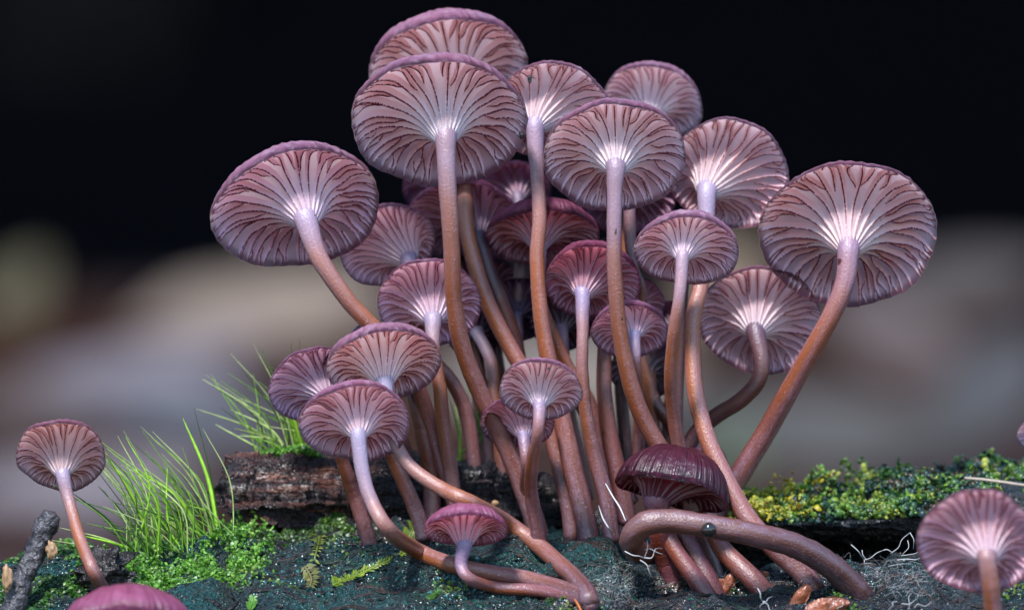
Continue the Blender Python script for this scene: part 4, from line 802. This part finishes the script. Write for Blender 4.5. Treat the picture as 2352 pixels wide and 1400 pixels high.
sprig('feathery moss sprig drooping below the low trio by the grass', [(735, 1230), (728, 1260), (722, 1285)], 12, 1.0, [(.14, .18, .03), (.2, .22, .06)], 1.)
sprig('brownish moss sprig left of the liverwort ribbon', [(700, 1300), (715, 1325), (712, 1345)], 10, 1.0, [(.2, .17, .07), (.14, .14, .04)], 1.)
sprig('bright green moss sprig alone on the log front', [(575, 1400), (578, 1385), (582, 1370)], 14, .6, [(.1, .26, .03), (.14, .32, .04)], 1.)
sprig('small green moss sprig below the long bending stem', [(985, 1375), (1000, 1362), (1010, 1352)], 12, .5, [(.08, .2, .03)], 1.)
# ------------------------------------------------------------------ out-of-focus litter on the floor behind
def floor_at(px, py):
    ysamp = np.arange(500, 2600, 10.); k = KPX*(FD+ysamp)/FD; gap = (700-py)*k-ground_z((px-1176)*k, ysamp)
    b_ = np.nonzero(gap < 0)[0]; return P(px, py, ysamp[b_[0]]) if len(b_) else P(px, py, 2300.)
def leaf(label, px, py, L_, W_, ang, col, group=None):
    py = max(py+55, 712); W_ *= .75; c = floor_at(px, py)+np.array([0, -6, 8]); u = np.linspace(-1, 1, 15); t = np.linspace(-1, 1, 7); U, T_ = np.meshgrid(u, t, indexing='ij')
    wd = (1-np.abs(U)**2.2)*(1-.25*U); a = math.radians(ang); up = random.uniform(.5, 1.0)
    lx, ly = U*L_, T_*wd*W_; zz = .18*W_*(T_**2)*wd+.1*L_*(U**2)+.04*L_*fbm(np.stack([U*2, T_*2, 0*U+px], -1), 2, 5)
    x = lx*math.cos(a)-ly*math.sin(a); yv = lx*math.sin(a)+ly*math.cos(a)
    top = np.stack([x, yv*math.cos(up)-zz*math.sin(up)*.5, yv*math.sin(up)+zz], -1); bot = top-[0, -.4, .6]
    F = grid_faces(15, 7); V = np.vstack([top.reshape(-1, 3), bot.reshape(-1, 3)])
    tag(obj('dead_leaf', mesh('dead_leaf', V, [F, F[:, ::-1]+105], mat_plain('dead_leaf', tuple(x*.27+.004 for x in col), .8, .2, 60)), None, c), label, 'leaf', group)
leaf('large pale beige dead leaf, blurred, behind the large left mushroom', 600, 725, 62, 30, 14, (.40, .29, .22))
leaf('mauve grey dead leaf, blurred, behind the lone small mushroom', 300, 880, 60, 30, 30, (.24, .2, .24))
leaf('olive yellow dead leaf, blurred, on the forest floor', 35, 670, 24, 16, 60, (.10, .075, .008))
leaf('dark red brown dead leaf, blurred, on the floor beyond the twig', 55, 935, 30, 16, -10, (.07, .03, .025))
leaf('pale lilac dead leaf, blurred, low behind the grass tufts', 200, 1130, 50, 24, 10, (.30, .25, .28))
leaf('tan dead leaf, blurred, behind the gap left of the giant mushroom', 1660, 610, 34, 20, 80, (.36, .25, .16))
leaf('brown dead leaf, blurred, right of the giant mushroom\'s cap', 2180, 560, 50, 24, 20, (.05, .03, .03))
leaf('pinkish brown dead leaf, blurred, below the giant mushroom', 2090, 800, 46, 24, -40, (.11, .065, .065))
leaf('slate blue dead leaf, blurred, on the floor beyond the mossy slab', 2280, 900, 40, 26, 60, (.05, .055, .07))
leaf('green leaf, blurred, beside the slanting stem\'s foot', 1690, 1020, 16, 12, 70, (.08, .13, .05))
leaf('wide grey beige dead leaf, blurred, above the mossy slab', 1900, 1000, 70, 26, 0, (.07, .066, .066))
leaf('pale tan dead leaf, blurred, seen between the central stems', 1300, 880, 60, 40, 10, (.28, .22, .18))
leaf('grey dead leaf, blurred, left of the bark chunk', 470, 960, 40, 22, -20, (.12, .13, .17))
